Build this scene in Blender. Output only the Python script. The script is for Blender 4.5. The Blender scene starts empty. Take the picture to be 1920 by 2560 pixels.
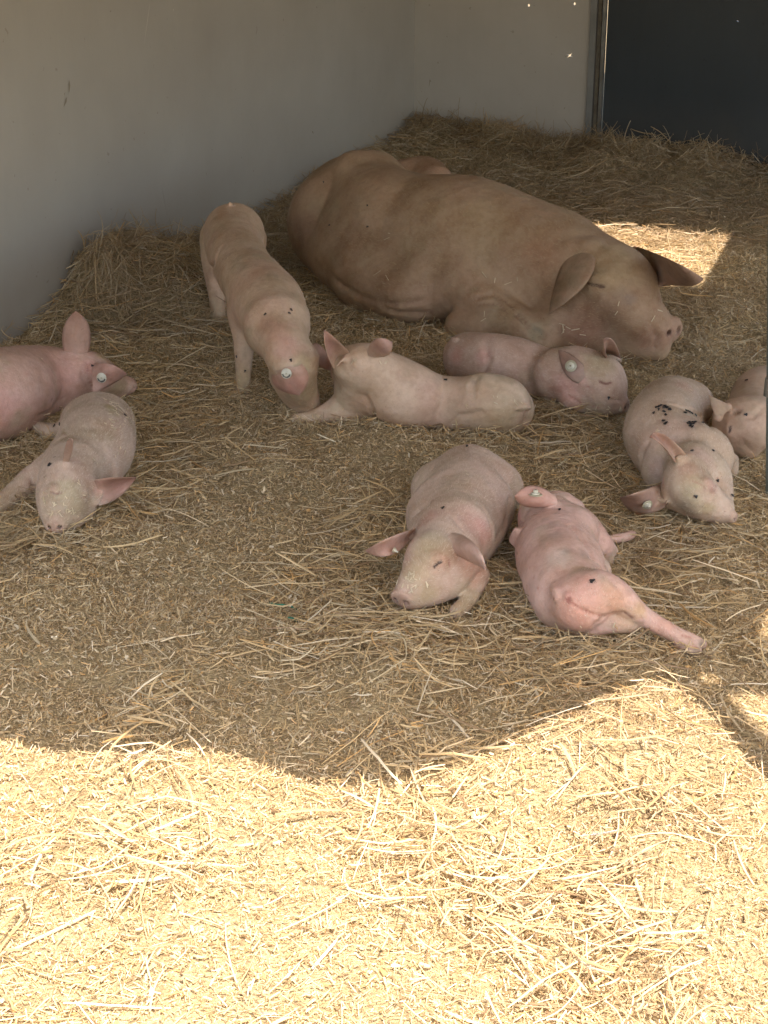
import bpy, math, random
import numpy as np
from mathutils import Vector, Matrix

STRAW = 1.0          # density of the bedding
rad = math.radians
C = bpy.context.scene.collection
scene = bpy.context.scene

# ------------------------------------------------------------------ camera
F = 4200.0; CX = 960.0; CY = 1280.0; HOR = -500.0
TH = math.atan((CY - HOR) / F)
H = math.cos(TH) / 0.583
cam_d = bpy.data.cameras.new('camera'); cam = bpy.data.objects.new('camera', cam_d); C.objects.link(cam)
cam.location = (0, 0, H); cam.rotation_euler = (math.pi / 2 - TH, 0, 0)
cam_d.sensor_fit = 'VERTICAL'; cam_d.sensor_height = 36.0; cam_d.lens = F / 2560 * 36.0
cam_d.clip_start = 0.05; cam_d.clip_end = 2000
scene.camera = cam
scene.render.resolution_x = 768; scene.render.resolution_y = 1024

# ------------------------------------------------------------------ light
SEL = rad(57); SAZ = math.atan2(0.31, -0.95)             # sun behind the camera, a little to the right
SUN = np.array([math.sin(SAZ) * math.cos(SEL), math.cos(SAZ) * math.cos(SEL), math.sin(SEL)])
w = bpy.data.worlds.new('World'); scene.world = w; w.use_nodes = True
nt = w.node_tree; nt.nodes.clear()
sky = nt.nodes.new('ShaderNodeTexSky'); sky.sky_type = 'NISHITA'; sky.sun_disc = False
sky.sun_elevation = SEL; sky.sun_rotation = SAZ % (2 * math.pi); sky.dust_density = 3.2
bg = nt.nodes.new('ShaderNodeBackground'); bg.inputs['Strength'].default_value = 0.15
wo = nt.nodes.new('ShaderNodeOutputWorld')
nt.links.new(sky.outputs[0], bg.inputs[0]); nt.links.new(bg.outputs[0], wo.inputs[0])
sd = bpy.data.lights.new('sun', 'SUN'); sd.energy = 3.7; sd.angle = rad(0.5); sd.color = (1.0, 0.87, 0.79)
so = bpy.data.objects.new('sun', sd); C.objects.link(so)
so.rotation_euler = Vector(SUN).to_track_quat('Z', 'Y').to_euler()
scene.view_settings.view_transform = 'Standard'; scene.view_settings.look = 'None'
scene.view_settings.exposure = 1.74; scene.view_settings.gamma = 1.0
scene.cycles.max_bounces = 8; scene.cycles.diffuse_bounces = 5

# ------------------------------------------------------------------ projection helpers (photo pixels -> world)
CAMP = np.array([0, 0, H])
FWD = np.array([0, math.cos(TH), -math.sin(TH)]); UPV = np.array([0, math.sin(TH), math.cos(TH)]); RT = np.array([1.0, 0, 0])
def ray(x, y):
    d = FWD + RT * (x - CX) / F - UPV * (y - CY) / F
    return d
def W(x, y, z=0.0):
    d = ray(x, y); t = (z - H) / d[2]
    return CAMP + d * t
def depth(p): return float(np.dot(np.asarray(p) - CAMP, FWD))
def crop(x0, y0, k):
    return lambda x, y: (x0 + x * k, y0 + y * k)

# ------------------------------------------------------------------ generic helpers
def tag(o, label=None, cat=None, group=None, kind=None):
    if label: o['label'] = label
    if cat: o['category'] = cat
    if group: o['group'] = group
    if kind: o['kind'] = kind
    return o
def empty(name, loc):
    o = bpy.data.objects.new(name, None); C.objects.link(o); o.location = Vector(loc); o.empty_display_size = 0.1
    return o
def npmesh(name, V, Q, mat=None, parent=None, smooth=True, col=None, T=None):
    """V (n,3), Q (m,4) quads, T (k,3) triangles"""
    me = bpy.data.meshes.new(name)
    V = np.asarray(V, np.float32)
    nq = 0 if Q is None else len(Q); ntr = 0 if T is None else len(T)
    me.vertices.add(len(V)); me.vertices.foreach_set('co', V.ravel())
    nl = nq * 4 + ntr * 3
    me.loops.add(nl)
    li = []
    if nq: li.append(np.asarray(Q, np.int32).ravel())
    if ntr: li.append(np.asarray(T, np.int32).ravel())
    me.loops.foreach_set('vertex_index', np.concatenate(li))
    me.polygons.add(nq + ntr)
    st = np.concatenate([np.arange(nq) * 4, nq * 4 + np.arange(ntr) * 3]).astype(np.int32)
    me.polygons.foreach_set('loop_start', st)
    try:
        tot = np.concatenate([np.full(nq, 4), np.full(ntr, 3)]).astype(np.int32)
        me.polygons.foreach_set('loop_total', tot)
    except Exception: pass
    me.polygons.foreach_set('use_smooth', np.full(nq + ntr, smooth, bool))
    me.update(calc_edges=True); me.validate()
    if col is not None:
        a = me.color_attributes.new('Col', 'FLOAT_COLOR', 'POINT')
        c4 = np.ones((len(V), 4), np.float32); c4[:, :3] = col
        a.data.foreach_set('color', c4.ravel())
    if mat: me.materials.append(mat)
    o = bpy.data.objects.new(name, me); C.objects.link(o)
    if parent:
        o.parent = parent; o.matrix_parent_inverse = Matrix.Translation(-parent.location)
    return o
def hashn(ix, iy, seed):
    n = (ix.astype(np.int64) * 374761393 + iy.astype(np.int64) * 668265263 + seed * 974711) & 0x7fffffff
    n = ((n ^ (n >> 13)) * 1274126177) & 0x7fffffff
    return ((n ^ (n >> 16)) & 0xffff) / 65535.0
def noise2(x, y, f, seed=0):
    x = np.asarray(x) * f; y = np.asarray(y) * f
    ix = np.floor(x); iy = np.floor(y); fx = x - ix; fy = y - iy
    fx = fx * fx * (3 - 2 * fx); fy = fy * fy * (3 - 2 * fy)
    a = hashn(ix, iy, seed); b = hashn(ix + 1, iy, seed); c = hashn(ix, iy + 1, seed); d = hashn(ix + 1, iy + 1, seed)
    return (a * (1 - fx) + b * fx) * (1 - fy) + (c * (1 - fx) + d * fx) * fy - 0.5

def noise3(P, f, seed=0):
    q = np.asarray(P) * f; i = np.floor(q).astype(np.int64); r = q - i; r = r * r * (3 - 2 * r)
    def hh(a, b_, c_):
        n = (a * 374761393 + b_ * 668265263 + c_ * 1442695041 + seed * 974711) & 0x7fffffff
        n = ((n ^ (n >> 13)) * 1274126177) & 0x7fffffff; return ((n ^ (n >> 16)) & 0xffff) / 65535.0
    o = 0
    for a in (0, 1):
        for b_ in (0, 1):
            for c_ in (0, 1):
                w_ = (r[:, 0] if a else 1 - r[:, 0]) * (r[:, 1] if b_ else 1 - r[:, 1]) * (r[:, 2] if c_ else 1 - r[:, 2])
                o = o + w_ * hh(i[:, 0] + a, i[:, 1] + b_, i[:, 2] + c_)
    return o - 0.5
# ------------------------------------------------------------------ materials
def newmat(name):
    m = bpy.data.materials.new(name); m.use_nodes = True
    n = m.node_tree.nodes; b = n['Principled BSDF']
    return m, n, m.node_tree.links, b
def noise_node(n, l, scale, detail=4, rough=0.6, coord=None):
    t = n.new('ShaderNodeTexNoise'); t.inputs['Scale'].default_value = scale; t.inputs['Detail'].default_value = detail
    t.inputs['Roughness'].default_value = rough
    if coord: l.new(coord, t.inputs['Vector'])
    return t
def ramp(n, l, src, p0, c0, p1, c1):
    r = n.new('ShaderNodeValToRGB'); r.color_ramp.elements[0].position = p0; r.color_ramp.elements[0].color = (*c0, 1)
    r.color_ramp.elements[1].position = p1; r.color_ramp.elements[1].color = (*c1, 1)
    l.new(src, r.inputs[0]); return r
def mixc(n, l, a, b, fac, mode='MULTIPLY'):
    m = n.new('ShaderNodeMix'); m.data_type = 'RGBA'; m.blend_type = mode
    if isinstance(fac, (int, float)): m.inputs[0].default_value = fac
    else: l.new(fac, m.inputs[0])
    for s, v in ((6, a), (7, b)):
        if isinstance(v, tuple): m.inputs[s].default_value = (*v, 1)
        else: l.new(v, m.inputs[s])
    return m.outputs[2]

def skin_mat(name, dirt=(0.55, 0.42, 0.25), dirt_amt=0.5, rough=0.6, wr=42):
    m, n, l, b = newmat(name)
    at = n.new('ShaderNodeAttribute'); at.attribute_name = 'Col'
    g = n.new('ShaderNodeNewGeometry')
    n1 = noise_node(n, l, 9, 5, 0.6, g.outputs['Position'])
    r1 = ramp(n, l, n1.outputs[0], 0.42, (1, 1, 1), 0.72, dirt)
    c = mixc(n, l, at.outputs['Color'], r1.outputs[0], dirt_amt)
    n2 = noise_node(n, l, 60, 4, 0.7, g.outputs['Position'])
    r2 = ramp(n, l, n2.outputs[0], 0.3, (0.86, 0.82, 0.8), 0.6, (1.06, 1.05, 1.04))
    c = mixc(n, l, c, r2.outputs[0], 0.8)
    n3 = noise_node(n, l, 150, 2, 0.5, g.outputs['Position'])      # tiny specks of muck
    r3 = ramp(n, l, n3.outputs[0], 0.70, (1, 1, 1), 0.76, (0.45, 0.36, 0.28))
    c = mixc(n, l, c, r3.outputs[0], 0.55)
    l.new(c, b.inputs['Base Color'])
    b.inputs['Roughness'].default_value = rough
    b.inputs['Specular IOR Level'].default_value = 0.35
    b.inputs['Subsurface Weight'].default_value = 0.18
    b.inputs['Subsurface Radius'].default_value = (1.0, 0.4, 0.25); b.inputs['Subsurface Scale'].default_value = 0.012
    mp = n.new('ShaderNodeMapping'); mp.inputs['Scale'].default_value = (1, 1, 1)
    nb = noise_node(n, l, 220, 5, 0.75, g.outputs['Position'])
    nb2 = noise_node(n, l, 26, 3, 0.5, g.outputs['Position'])
    mx = n.new('ShaderNodeMath'); mx.operation = 'MULTIPLY_ADD'; mx.inputs[1].default_value = 2.2
    l.new(nb2.outputs[0], mx.inputs[0]); l.new(nb.outputs[0], mx.inputs[2])
    mpw = n.new('ShaderNodeMapping'); mpw.inputs['Scale'].default_value = (1, 1.6, 1.2); l.new(g.outputs['Position'], mpw.inputs[0])
    rg = noise_node(n, l, wr, 4, 0.55, mpw.outputs[0]); rg.noise_type = 'RIDGED_MULTIFRACTAL'
    m2 = n.new('ShaderNodeMath'); m2.operation = 'MULTIPLY_ADD'; m2.inputs[1].default_value = -0.9; l.new(rg.outputs[0], m2.inputs[0]); l.new(mx.outputs[0], m2.inputs[2])
    bp = n.new('ShaderNodeBump'); bp.inputs['Strength'].default_value = 0.55; bp.inputs['Distance'].default_value = 0.0022
    l.new(m2.outputs[0], bp.inputs['Height']); l.new(bp.outputs[0], b.inputs['Normal'])
    return m
M_SKIN = skin_mat('piglet_skin')
M_SOW = skin_mat('sow_skin', (0.5, 0.36, 0.2), 0.6, 0.65, 24)

def attr_mat(name, rough=0.6, transl=0.0, spec=0.4, var=0.0):
    m, n, l, b = newmat(name)
    at = n.new('ShaderNodeAttribute'); at.attribute_name = 'Col'
    l.new(at.outputs['Color'], b.inputs['Base Color'])
    b.inputs['Roughness'].default_value = rough; b.inputs['Specular IOR Level'].default_value = spec
    if transl:
        t = n.new('ShaderNodeBsdfTranslucent'); l.new(at.outputs['Color'], t.inputs[0])
        mx = n.new('ShaderNodeMixShader'); mx.inputs[0].default_value = transl
        l.new(b.outputs[0], mx.inputs[1]); l.new(t.outputs[0], mx.inputs[2])
        l.new(mx.outputs[0], n['Material Output'].inputs[0])
    return m
M_STRAW = attr_mat('straw', 0.5, 0.18, 0.5)
M_HAIR = attr_mat('bristle', 0.5, 0.25, 0.3)

def plain(name, col, rough=0.5, metal=0.0, vary=0.0, scale=8):
    m, n, l, b = newmat(name)
    g = n.new('ShaderNodeNewGeometry')
    if vary:
        t = noise_node(n, l, scale, 5, 0.6, g.outputs['Position'])
        r = ramp(n, l, t.outputs[0], 0.3, tuple(1 - vary for _ in col), 0.7, (1, 1, 1))
        l.new(mixc(n, l, col, r.outputs[0], 1.0), b.inputs['Base Color'])
    else: b.inputs['Base Color'].default_value = (*col, 1)
    b.inputs['Roughness'].default_value = rough; b.inputs['Metallic'].default_value = metal
    return m

def wall_mat(name, col, rough, scr=0.5, dust=(0.3, 0.24, 0.16), dh=0.45):
    m, n, l, b = newmat(name)
    g = n.new('ShaderNodeNewGeometry')
    t = noise_node(n, l, 1.6, 5, 0.55, g.outputs['Position'])
    r = ramp(n, l, t.outputs[0], 0.3, (0.82, 0.80, 0.78), 0.7, (1, 1, 1))
    c = mixc(n, l, col, r.outputs[0], 1.0)
    mp = n.new('ShaderNodeMapping'); mp.inputs['Scale'].default_value = (14, 14, 1.3); l.new(g.outputs['Position'], mp.inputs[0])
    t2 = noise_node(n, l, 2.0, 6, 0.7, mp.outputs[0])                 # faint vertical streaks
    r2 = ramp(n, l, t2.outputs[0], 0.35, (0.90, 0.89, 0.87), 0.6, (1, 1, 1))
    c = mixc(n, l, c, r2.outputs[0], scr)
    sx = n.new('ShaderNodeSeparateXYZ'); l.new(g.outputs['Position'], sx.inputs[0])   # dust kicked up near the floor
    mr = n.new('ShaderNodeMapRange'); mr.inputs[1].default_value = 0.05; mr.inputs[2].default_value = dh
    mr.inputs[3].default_value = 0.5; mr.inputs[4].default_value = 0.0; l.new(sx.outputs[2], mr.inputs[0])
    t3 = noise_node(n, l, 6, 5, 0.7, g.outputs['Position'])
    mm = n.new('ShaderNodeMath'); mm.operation = 'MULTIPLY'; l.new(mr.outputs[0], mm.inputs[0]); l.new(t3.outputs[0], mm.inputs[1])
    c = mixc(n, l, c, dust, mm.outputs[0], 'MIX')
    t4 = noise_node(n, l, 40, 2, 0.5, g.outputs['Position'])
    r4 = ramp(n, l, t4.outputs[0], 0.73, (1, 1, 1), 0.76, (0.6, 0.55, 0.5))
    c = mixc(n, l, c, r4.outputs[0], 0.6)
    l.new(c, b.inputs['Base Color'])
    tr = noise_node(n, l, 4, 4, 0.6, g.outputs['Position'])
    mr2 = n.new('ShaderNodeMapRange'); mr2.inputs[3].default_value = rough - 0.08; mr2.inputs[4].default_value = rough + 0.12
    l.new(tr.outputs[0], mr2.inputs[0]); l.new(mr2.outputs[0], b.inputs['Roughness'])
    nb = noise_node(n, l, 90, 3, 0.5, g.outputs['Position'])
    bp = n.new('ShaderNodeBump'); bp.inputs['Strength'].default_value = 0.12; bp.inputs['Distance'].default_value = 0.002
    l.new(nb.outputs[0], bp.inputs['Height']); l.new(bp.outputs[0], b.inputs['Normal'])
    return m
M_WALL = wall_mat('pen_wall_board', (0.415, 0.393, 0.338), 0.42, 0.12)
M_BACK = wall_mat('back_wall_board', (0.49, 0.455, 0.385), 0.5, 0.2)
M_DARK = wall_mat('navy_board', (0.030, 0.038, 0.042), 0.45, dust=(0.12, 0.10, 0.07), dh=0.3)
M_METAL = plain('dull_metal', (0.36, 0.35, 0.31), 0.35, 0.8, 0.4, 12)
M_TRIMD = plain('dark_trim', (0.11, 0.10, 0.085), 0.6, 0.0, 0.4, 20)
M_RUST = plain('rusty_trim', (0.20, 0.17, 0.12), 0.7, 0.3, 0.5, 25)
M_GREEN = plain('green_paint', (0.20, 0.23, 0.19), 0.45, 0.3, 0.3, 18)
M_ROOF = plain('roof_sheet', (0.34, 0.33, 0.30), 0.7, 0.0, 0.2, 3)
M_TAG = plain('tag_plastic', (0.60, 0.56, 0.42), 0.35, 0, 0.35, 90)
M_TAGC = plain('tag_stud_plastic', (0.40, 0.36, 0.235), 0.35, 0, 0.25, 60)
M_INK = plain('tag_ink', (0.05, 0.045, 0.04), 0.6)
M_FLY = plain('fly_black', (0.012, 0.010, 0.010), 0.4)
M_WING = plain('fly_wing', (0.08, 0.075, 0.07), 0.3)
M_TWINE = plain('green_twine', (0.02, 0.16, 0.09), 0.6, 0, 0.3, 60)

# ------------------------------------------------------------------ ground
A_L = W(0, 872)[:2]; A_C = W(1035, 335)[:2]; A_T = W(1466, 374)[:2]; A_R = W(1920, 412)[:2]
dL = (A_C - A_L) / np.linalg.norm(A_C - A_L); dB = (A_R - A_C) / np.linalg.norm(A_R - A_C)
nL = np.array([dL[1], -dL[0]])      # points into the pen
nB = np.array([dB[1], -dB[0]])
MOUNDS = [(335, 765, 0.25, 0.19), (440, 690, 0.22, 0.10), (260, 900, 0.18, 0.03), (1180, 395, 0.35, 0.03),
          (1560, 420, 0.30, 0.07), (960, 1640, 0.16, 0.025), (1560, 1800, 0.30, 0.04), (430, 1950, 0.22, 0.02),
          (1020, 470, 0.25, 0.05), (150, 2150, 0.25, 0.02)]
MW = [(*W(x, y)[:2], r, h) for x, y, r, h in MOUNDS]
def ground_h(x, y, fine=1.0):
    x = np.asarray(x, float); y = np.asarray(y, float)
    h = noise2(x, y, 3.0, 1) * 0.022 + noise2(x, y, 7.0, 2) * 0.03 + fine * (noise2(x, y, 15.0, 3) * 0.016 + noise2(x, y, 33, 4) * 0.011)
    h -= 0.008
    for mx, my, r, a in MW:
        h = h + a * (1 + 1.1 * noise2(x, y, 6.5, 77)) * np.exp(-((x - mx) ** 2 + (y - my) ** 2) / r ** 2)
    dl = (x - A_L[0]) * nL[0] + (y - A_L[1]) * nL[1]
    db = (x - A_C[0]) * nB[0] + (y - A_C[1]) * nB[1]
    edge = np.clip((y - 4.2) / 1.0, 0, 1)
    h = h + 0.02 * edge * np.exp(-(np.abs(dl) / 0.14) ** 2) + (0.022 + 0.06 * noise2(x, y, 2.2, 9) + .09 * noise2(x, y, 6.0, 10)) * np.exp(-(np.abs(db) / 0.22) ** 2)
    far = np.exp(-np.maximum(0, np.hypot(x, y - 5) - 12) / 6)
    return h * far

def axis(a, b, step, outs):
    core = np.arange(a, b + step * 0.5, step)
    return np.concatenate([a - np.array(outs)[::-1], core, b + np.array(outs)])
outs = [0.1, 0.3, 0.8, 2, 5, 12, 30, 80, 200, 500]
gx = axis(-2.2, 2.8, 0.016, outs); gy = axis(1.4, 9.2, 0.016, outs)
GX, GY = np.meshgrid(gx, gy)
GZ = ground_h(GX, GY)
Vg = np.stack([GX, GY, GZ], -1).reshape(-1, 3)
nxg, nyg = len(gx), len(gy)
I = (np.arange(nyg - 1)[:, None] * nxg + np.arange(nxg - 1)[None, :]).ravel()
Qg = np.stack([I, I + 1, I + nxg + 1, I + nxg], -1)

m, n, l, b = newmat('chopped_straw_floor')
g = n.new('ShaderNodeNewGeometry')
wv = noise_node(n, l, 30, 3, 0.6, g.outputs['Position'])
mp = n.new('ShaderNodeMapping'); mp.inputs['Rotation'].default_value = (0, 0, 0.6); mp.inputs['Scale'].default_value = (1, 2.6, 1)
l.new(g.outputs['Position'], mp.inputs[0])
vo = n.new('ShaderNodeTexVoronoi'); vo.inputs['Scale'].default_value = 130; l.new(mp.outputs[0], vo.inputs['Vector'])
mp2 = n.new('ShaderNodeMapping'); mp2.inputs['Rotation'].default_value = (0, 0, -0.9); mp2.inputs['Scale'].default_value = (1, 2.8, 1)
l.new(g.outputs['Position'], mp2.inputs[0])
vo2 = n.new('ShaderNodeTexVoronoi'); vo2.inputs['Scale'].default_value = 190; l.new(mp2.outputs[0], vo2.inputs['Vector'])
bw = n.new('ShaderNodeRGBToBW'); l.new(vo.outputs['Color'], bw.inputs[0])
bw2 = n.new('ShaderNodeRGBToBW'); l.new(vo2.outputs['Color'], bw2.inputs[0])
ad = n.new('ShaderNodeMath'); ad.operation = 'ADD'; l.new(bw.outputs[0], ad.inputs[0]); l.new(bw2.outputs[0], ad.inputs[1])
hf = n.new('ShaderNodeMath'); hf.operation = 'MULTIPLY'; hf.inputs[1].default_value = 0.5; l.new(ad.outputs[0], hf.inputs[0])
cr = ramp(n, l, hf.outputs[0], 0.2, (0.17, 0.12, 0.06), 0.8, (0.50, 0.39, 0.20))
l.new(cr.outputs[0], b.inputs['Base Color']); b.inputs['Roughness'].default_value = 0.8
bp = n.new('ShaderNodeBump'); bp.inputs['Strength'].default_value = 0.9; bp.inputs['Distance'].default_value = 0.006
l.new(hf.outputs[0], bp.inputs['Height']); l.new(bp.outputs[0], b.inputs['Normal'])
M_FLOOR = m
ground = npmesh('ground', Vg, Qg, M_FLOOR); ground['kind'] = 'structure'

# ------------------------------------------------------------------ hut: walls, trim, roof
def box(name, corners2, z0, z1, mat, parent=None, thick=0.02, side=1, bev=0.0):
    """vertical sheet along a 2-D polyline, given thickness to one side"""
    P = np.array(corners2, float); nn = len(P)
    dirs = np.gradient(P, axis=0); dirs /= np.linalg.norm(dirs, axis=1)[:, None]
    nor = np.stack([dirs[:, 1], -dirs[:, 0]], -1) * side
    Q2 = P - nor * thick
    V = []; 
    for z in (z0, z1):
        V += [(p[0], p[1], z) for p in P] + [(p[0], p[1], z) for p in Q2]
    q = []
    for i in range(nn - 1):
        a, b_, c_, d_ = i, i + 1, nn + i, nn + i + 1; o = 2 * nn
        q += [(a, b_, b_ + o, a + o), (d_, c_, c_ + o, d_ + o), (a + o, b_ + o, d_ + o, c_ + o), (b_, a, c_, d_)]
    q += [(0, 2 * nn, 3 * nn, nn), (nn - 1, 2 * nn - 1, 4 * nn - 1, 3 * nn - 1)]
    return npmesh(name, V, q, mat, parent, smooth=False)
# left wall: runs beside the pen and turns the corner in a soft bend
start = A_L - dL * 2.6
R0 = 0.035
pts = [start + (A_C - dL * R0 - start) * t for t in np.linspace(0, 1, 24)]
for k in range(0, 0):
    t = k / 8; p0 = A_C - dL * R0; p2 = A_C + dB * R0
    pts.append((1 - t) ** 2 * p0 + 2 * t * (1 - t) * A_C + t * t * p2)
pts.append(A_C)
lw = empty('pen_wall', (A_L[0], A_L[1], 0))
tag(lw, 'long pale grey green board wall along the left of the pen, bending round the corner', 'wall')
o = box('wall_board', pts, -0.1, 1.895, M_WALL, lw, 0.025)
for p in o.data.polygons: p.use_smooth = True
mod = o.modifiers.new('e', 'EDGE_SPLIT'); mod.split_angle = rad(40)

bw_ = empty('back_wall', (A_C[0], A_C[1], 0))
tag(bw_, 'beige board wall at the back with small bright screw holes in it', 'wall')
bstart = A_C - dB * 0.04
bo = box('wall_board', [bstart, A_T], -0.1, 1.895, M_BACK, bw_, 0.012)
def on_back(x, y, off=0.0):     # a photo pixel on the plane of the back wall
    d = ray(x, y); n3 = np.array([nB[0], nB[1], 0]); p0 = np.array([A_C[0], A_C[1], 0]) + n3 * off
    t = np.dot(p0 - CAMP, n3) / np.dot(d, n3); return CAMP + d * t
def on_left(x, y, off=0.0):
    d = ray(x, y); n3 = np.array([nL[0], nL[1], 0]); p0 = np.array([A_C[0], A_C[1], 0]) + n3 * off
    t = np.dot(p0 - CAMP, n3) / np.dot(d, n3); return CAMP + d * t
cut_V = []; cut_Q = []; cut_T = []
def add_prism(poly, n3, d, V, T, Q):
    b0 = len(V); k = len(poly)
    for s in (-1, 1):
        for p in poly: V.append(p + n3 * d * s)
    for i in range(k):
        j = (i + 1) % k; Q.append((b0 + i, b0 + j, b0 + k + j, b0 + k + i))
    for i in range(1, k - 1):
        T.append((b0, b0 + i + 1, b0 + i)); T.append((b0 + k, b0 + k + i, b0 + k + i + 1))
nB3 = np.array([nB[0], nB[1], 0]); dB3 = np.array([dB[0], dB[1], 0]); Z3 = np.array([0, 0, 1.0])
for (x, y, r) in ((1323, 13, .0062), (1438, 9, .0062), (1217, 321, .008), (1213, 338, .003)):
    c = on_back(x, y); add_prism([c + dB3 * r * math.cos(a) + Z3 * r * 1.2 * math.sin(a) for a in np.linspace(0, 2 * math.pi, 12, endpoint=False)], nB3, 0.05, cut_V, cut_T, cut_Q)
cutters = [(cut_V, cut_T, cut_Q)]
for a, ln in ((0.75, .021), (-0.35, .020)):
    V2, T2, Q2 = [], [], []
    c = on_back(1426, 138); u = dB3 * math.cos(a) + Z3 * math.sin(a); v = -dB3 * math.sin(a) + Z3 * math.cos(a)
    add_prism([c - u * ln, c - v * .0035, c + u * ln, c + v * .0035], nB3, 0.05, V2, T2, Q2); cutters.append((V2, T2, Q2))
def cut(obj, sets):
    tmp = []
    for V_, T_, Q_ in sets:
        co = npmesh('cutter', V_, Q_, None, None, False, None, T_); tmp.append(co)
        md = obj.modifiers.new('cut', 'BOOLEAN'); md.operation = 'DIFFERENCE'; md.solver = 'EXACT'; md.object = co
    bpy.context.view_layer.update()
    ev = obj.evaluated_get(bpy.context.evaluated_depsgraph_get())
    me = bpy.data.meshes.new_from_object(ev); obj.modifiers.clear(); obj.data = me
    for co in tmp: bpy.data.objects.remove(co)
cut(bo, cutters)
# scuffs and small marks on the walls (worn paint), thin flakes lying on the board
def marks(name, items, mat, parent, plane):
    for (x0, y0, x1, y1, wd) in items:
        a = plane(x0, y0, 0.0025); b2 = plane(x1, y1, 0.0025); nn = nB3 if plane is on_back else np.array([nL[0], nL[1], 0])
        u = b2 - a; s = np.cross(u / np.linalg.norm(u), nn) * wd
        npmesh(name, [a, a * .7 + b2 * .3 + s * .8, a * .4 + b2 * .6 + s * .5, b2, a * .3 + b2 * .7 - s * .6, a * .6 + b2 * .4 - s], None, mat, parent, False, None, [(0, 1, 5), (1, 2, 5), (2, 4, 5), (2, 3, 4)])
M_SCUFF = plain('scuff', (0.26, 0.23, 0.17), 0.7); M_SCUFF2 = plain('scratch', (0.62, 0.60, 0.52), 0.5)
marks('scuff_mark', [(174, 200, 173, 234, .006), (168, 242, 159, 268, .006), (163, 230, 160, 240, .002), (70, 468, 70, 478, .0025),
                     (140, 448, 139, 452, .003), (404, 465, 418, 540, .0012), (588, 222, 589, 225, .002), (780, 328, 784, 334, .005), (515, 430, 517, 440, .0015)],
      M_SCUFF, lw, on_left)
marks('scratch_mark', [(376, 0, 359, 118, .0012), (433, 22, 434, 28, .002)], M_SCUFF2, lw, on_left)
marks('scuff_mark', [(1316, 243, 1327, 245, .005), (1075, 195, 1072, 220, .002), (1396, 180, 1396, 197, .0015), (1147, 23, 1149, 24, .002),
                     (1286, 165, 1288, 167, .002), (1340, 91, 1342, 92, .002), (1075, 200, 1078, 206, .003)], M_SCUFF, bw_, on_back)

tr = empty('wall_trim', (A_T[0], A_T[1], 0))
tag(tr, 'upright metal trim between the beige back wall and the dark panel', 'trim')
wpx = 1 / 510.0
def strip(name, a, b_, off0, off1, mat):
    p = A_T + dB * a * wpx * 1.1; q = A_T + dB * b_ * wpx * 1.1
    return box(name, [p + nB * off1, q + nB * off1], -0.1, 1.895, mat, tr, off1 - off0)
strip('cover_strip', -4, 11, 0.0025, 0.010, plain('grey_strip', (0.24, 0.235, 0.21), 0.55, 0.2, 0.25, 12))
strip('seal', 11.2, 14.5, 0.002, 0.005, M_TRIMD)
strip('rusty_channel', 14.7, 23, 0.002, 0.012, M_RUST)
strip('seal', 23.2, 26, 0.002, 0.006, M_TRIMD)
strip('edge_angle', 26.2, 34, 0.002, 0.022, M_METAL)
dk = empty('dark_panel', (A_R[0], A_R[1], 0))
tag(dk, 'dark blue grey door panel to the right of the back wall', 'panel')
dbp = box('panel_board', [A_T + dB * 34.5 * wpx * 1.1, A_R + dB * 1.6], -0.1, 1.895, M_DARK, dk, 0.02)
V2, T2, Q2 = [], [], []
c = on_back(1845, 52); add_prism([c + dB3 * .006 * math.cos(a) + Z3 * .003 * math.sin(a) - Z3 * .4 * .006 * math.cos(a) for a in np.linspace(0, 2 * math.pi, 8, endpoint=False)], nB3, 0.05, V2, T2, Q2)
cut(dbp, [(V2, T2, Q2)])
marks('scratch_mark', [(1548, 40, 1575, 62, .001), (1776, 145, 1778, 155, .003), (1745, 185, 1749, 192, .003), (1800, 70, 1850, 105, .0008)],
      plain('dark_scratch', (0.12, 0.13, 0.13), 0.5), dk, on_back)

# unseen roof sheet: front edge and opening shaped to cast the wanted shade outline
RH = 1.90
def roofpt(x, y):
    g_ = W(x, y); return g_ + SUN * (RH - 0.0) / SUN[2]
front = [(-900, 1960), (-300, 1885), (0, 1858), (150, 1882), (350, 1905), (480, 1893), (600, 1903), (700, 1930), (850, 1962), (960, 1966), (1100, 1930), (1300, 1855),
         (1430, 1805), (1500, 1762), (1620, 1716), (1690, 1722), (1728, 1745), (1738, 1690), (1790, 1688), (1802, 1752), (1900, 1748),
         (1975, 1740), (1975, 1650), (1912, 1622), (1902, 1548), (1975, 1500), (2100, 1560), (2700, 1600)]
outer = [roofpt(*p)[:2] for p in front] + [np.array([4.5, 3.0]), np.array([4.5, 9.6]), np.array([-2.6, 9.6]), np.array([-2.6, 3.0])]
sun_gap = [roofpt(*p)[:2] for p in ((1430, 560), (1836, 584), (1762, 712), (1575, 706))]
roof = empty('shade_roof', (0.5, 5, RH))
tag(roof, 'unseen pale roof sheet over the pen, edge and opening shaped for the shadows', 'roof')
from mathutils.geometry import tessellate_polygon, delaunay_2d_cdt
allp = [Vector(p) for p in outer] + [Vector(p) for p in sun_gap]
no = len(outer); nh = len(sun_gap)
edges = [(i, (i + 1) % no) for i in range(no)] + [(no + i, no + (i + 1) % nh) for i in range(nh)]
vv, ee, ff, *_ = delaunay_2d_cdt(allp, edges, [], 0, 1e-6)
def inside(pt, poly):
    x, y = pt; r = False; j = len(poly) - 1
    for i in range(len(poly)):
        xi, yi = poly[i]; xj, yj = poly[j]
        if (yi > y) != (yj > y) and x < (xj - xi) * (y - yi) / (yj - yi) + xi: r = not r
        j = i
    return r
keep = []
for f in ff:
    cxy = np.mean([[vv[i][0], vv[i][1]] for i in f], axis=0)
    if inside(cxy, outer) and not inside(cxy, sun_gap): keep.append(f)
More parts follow.
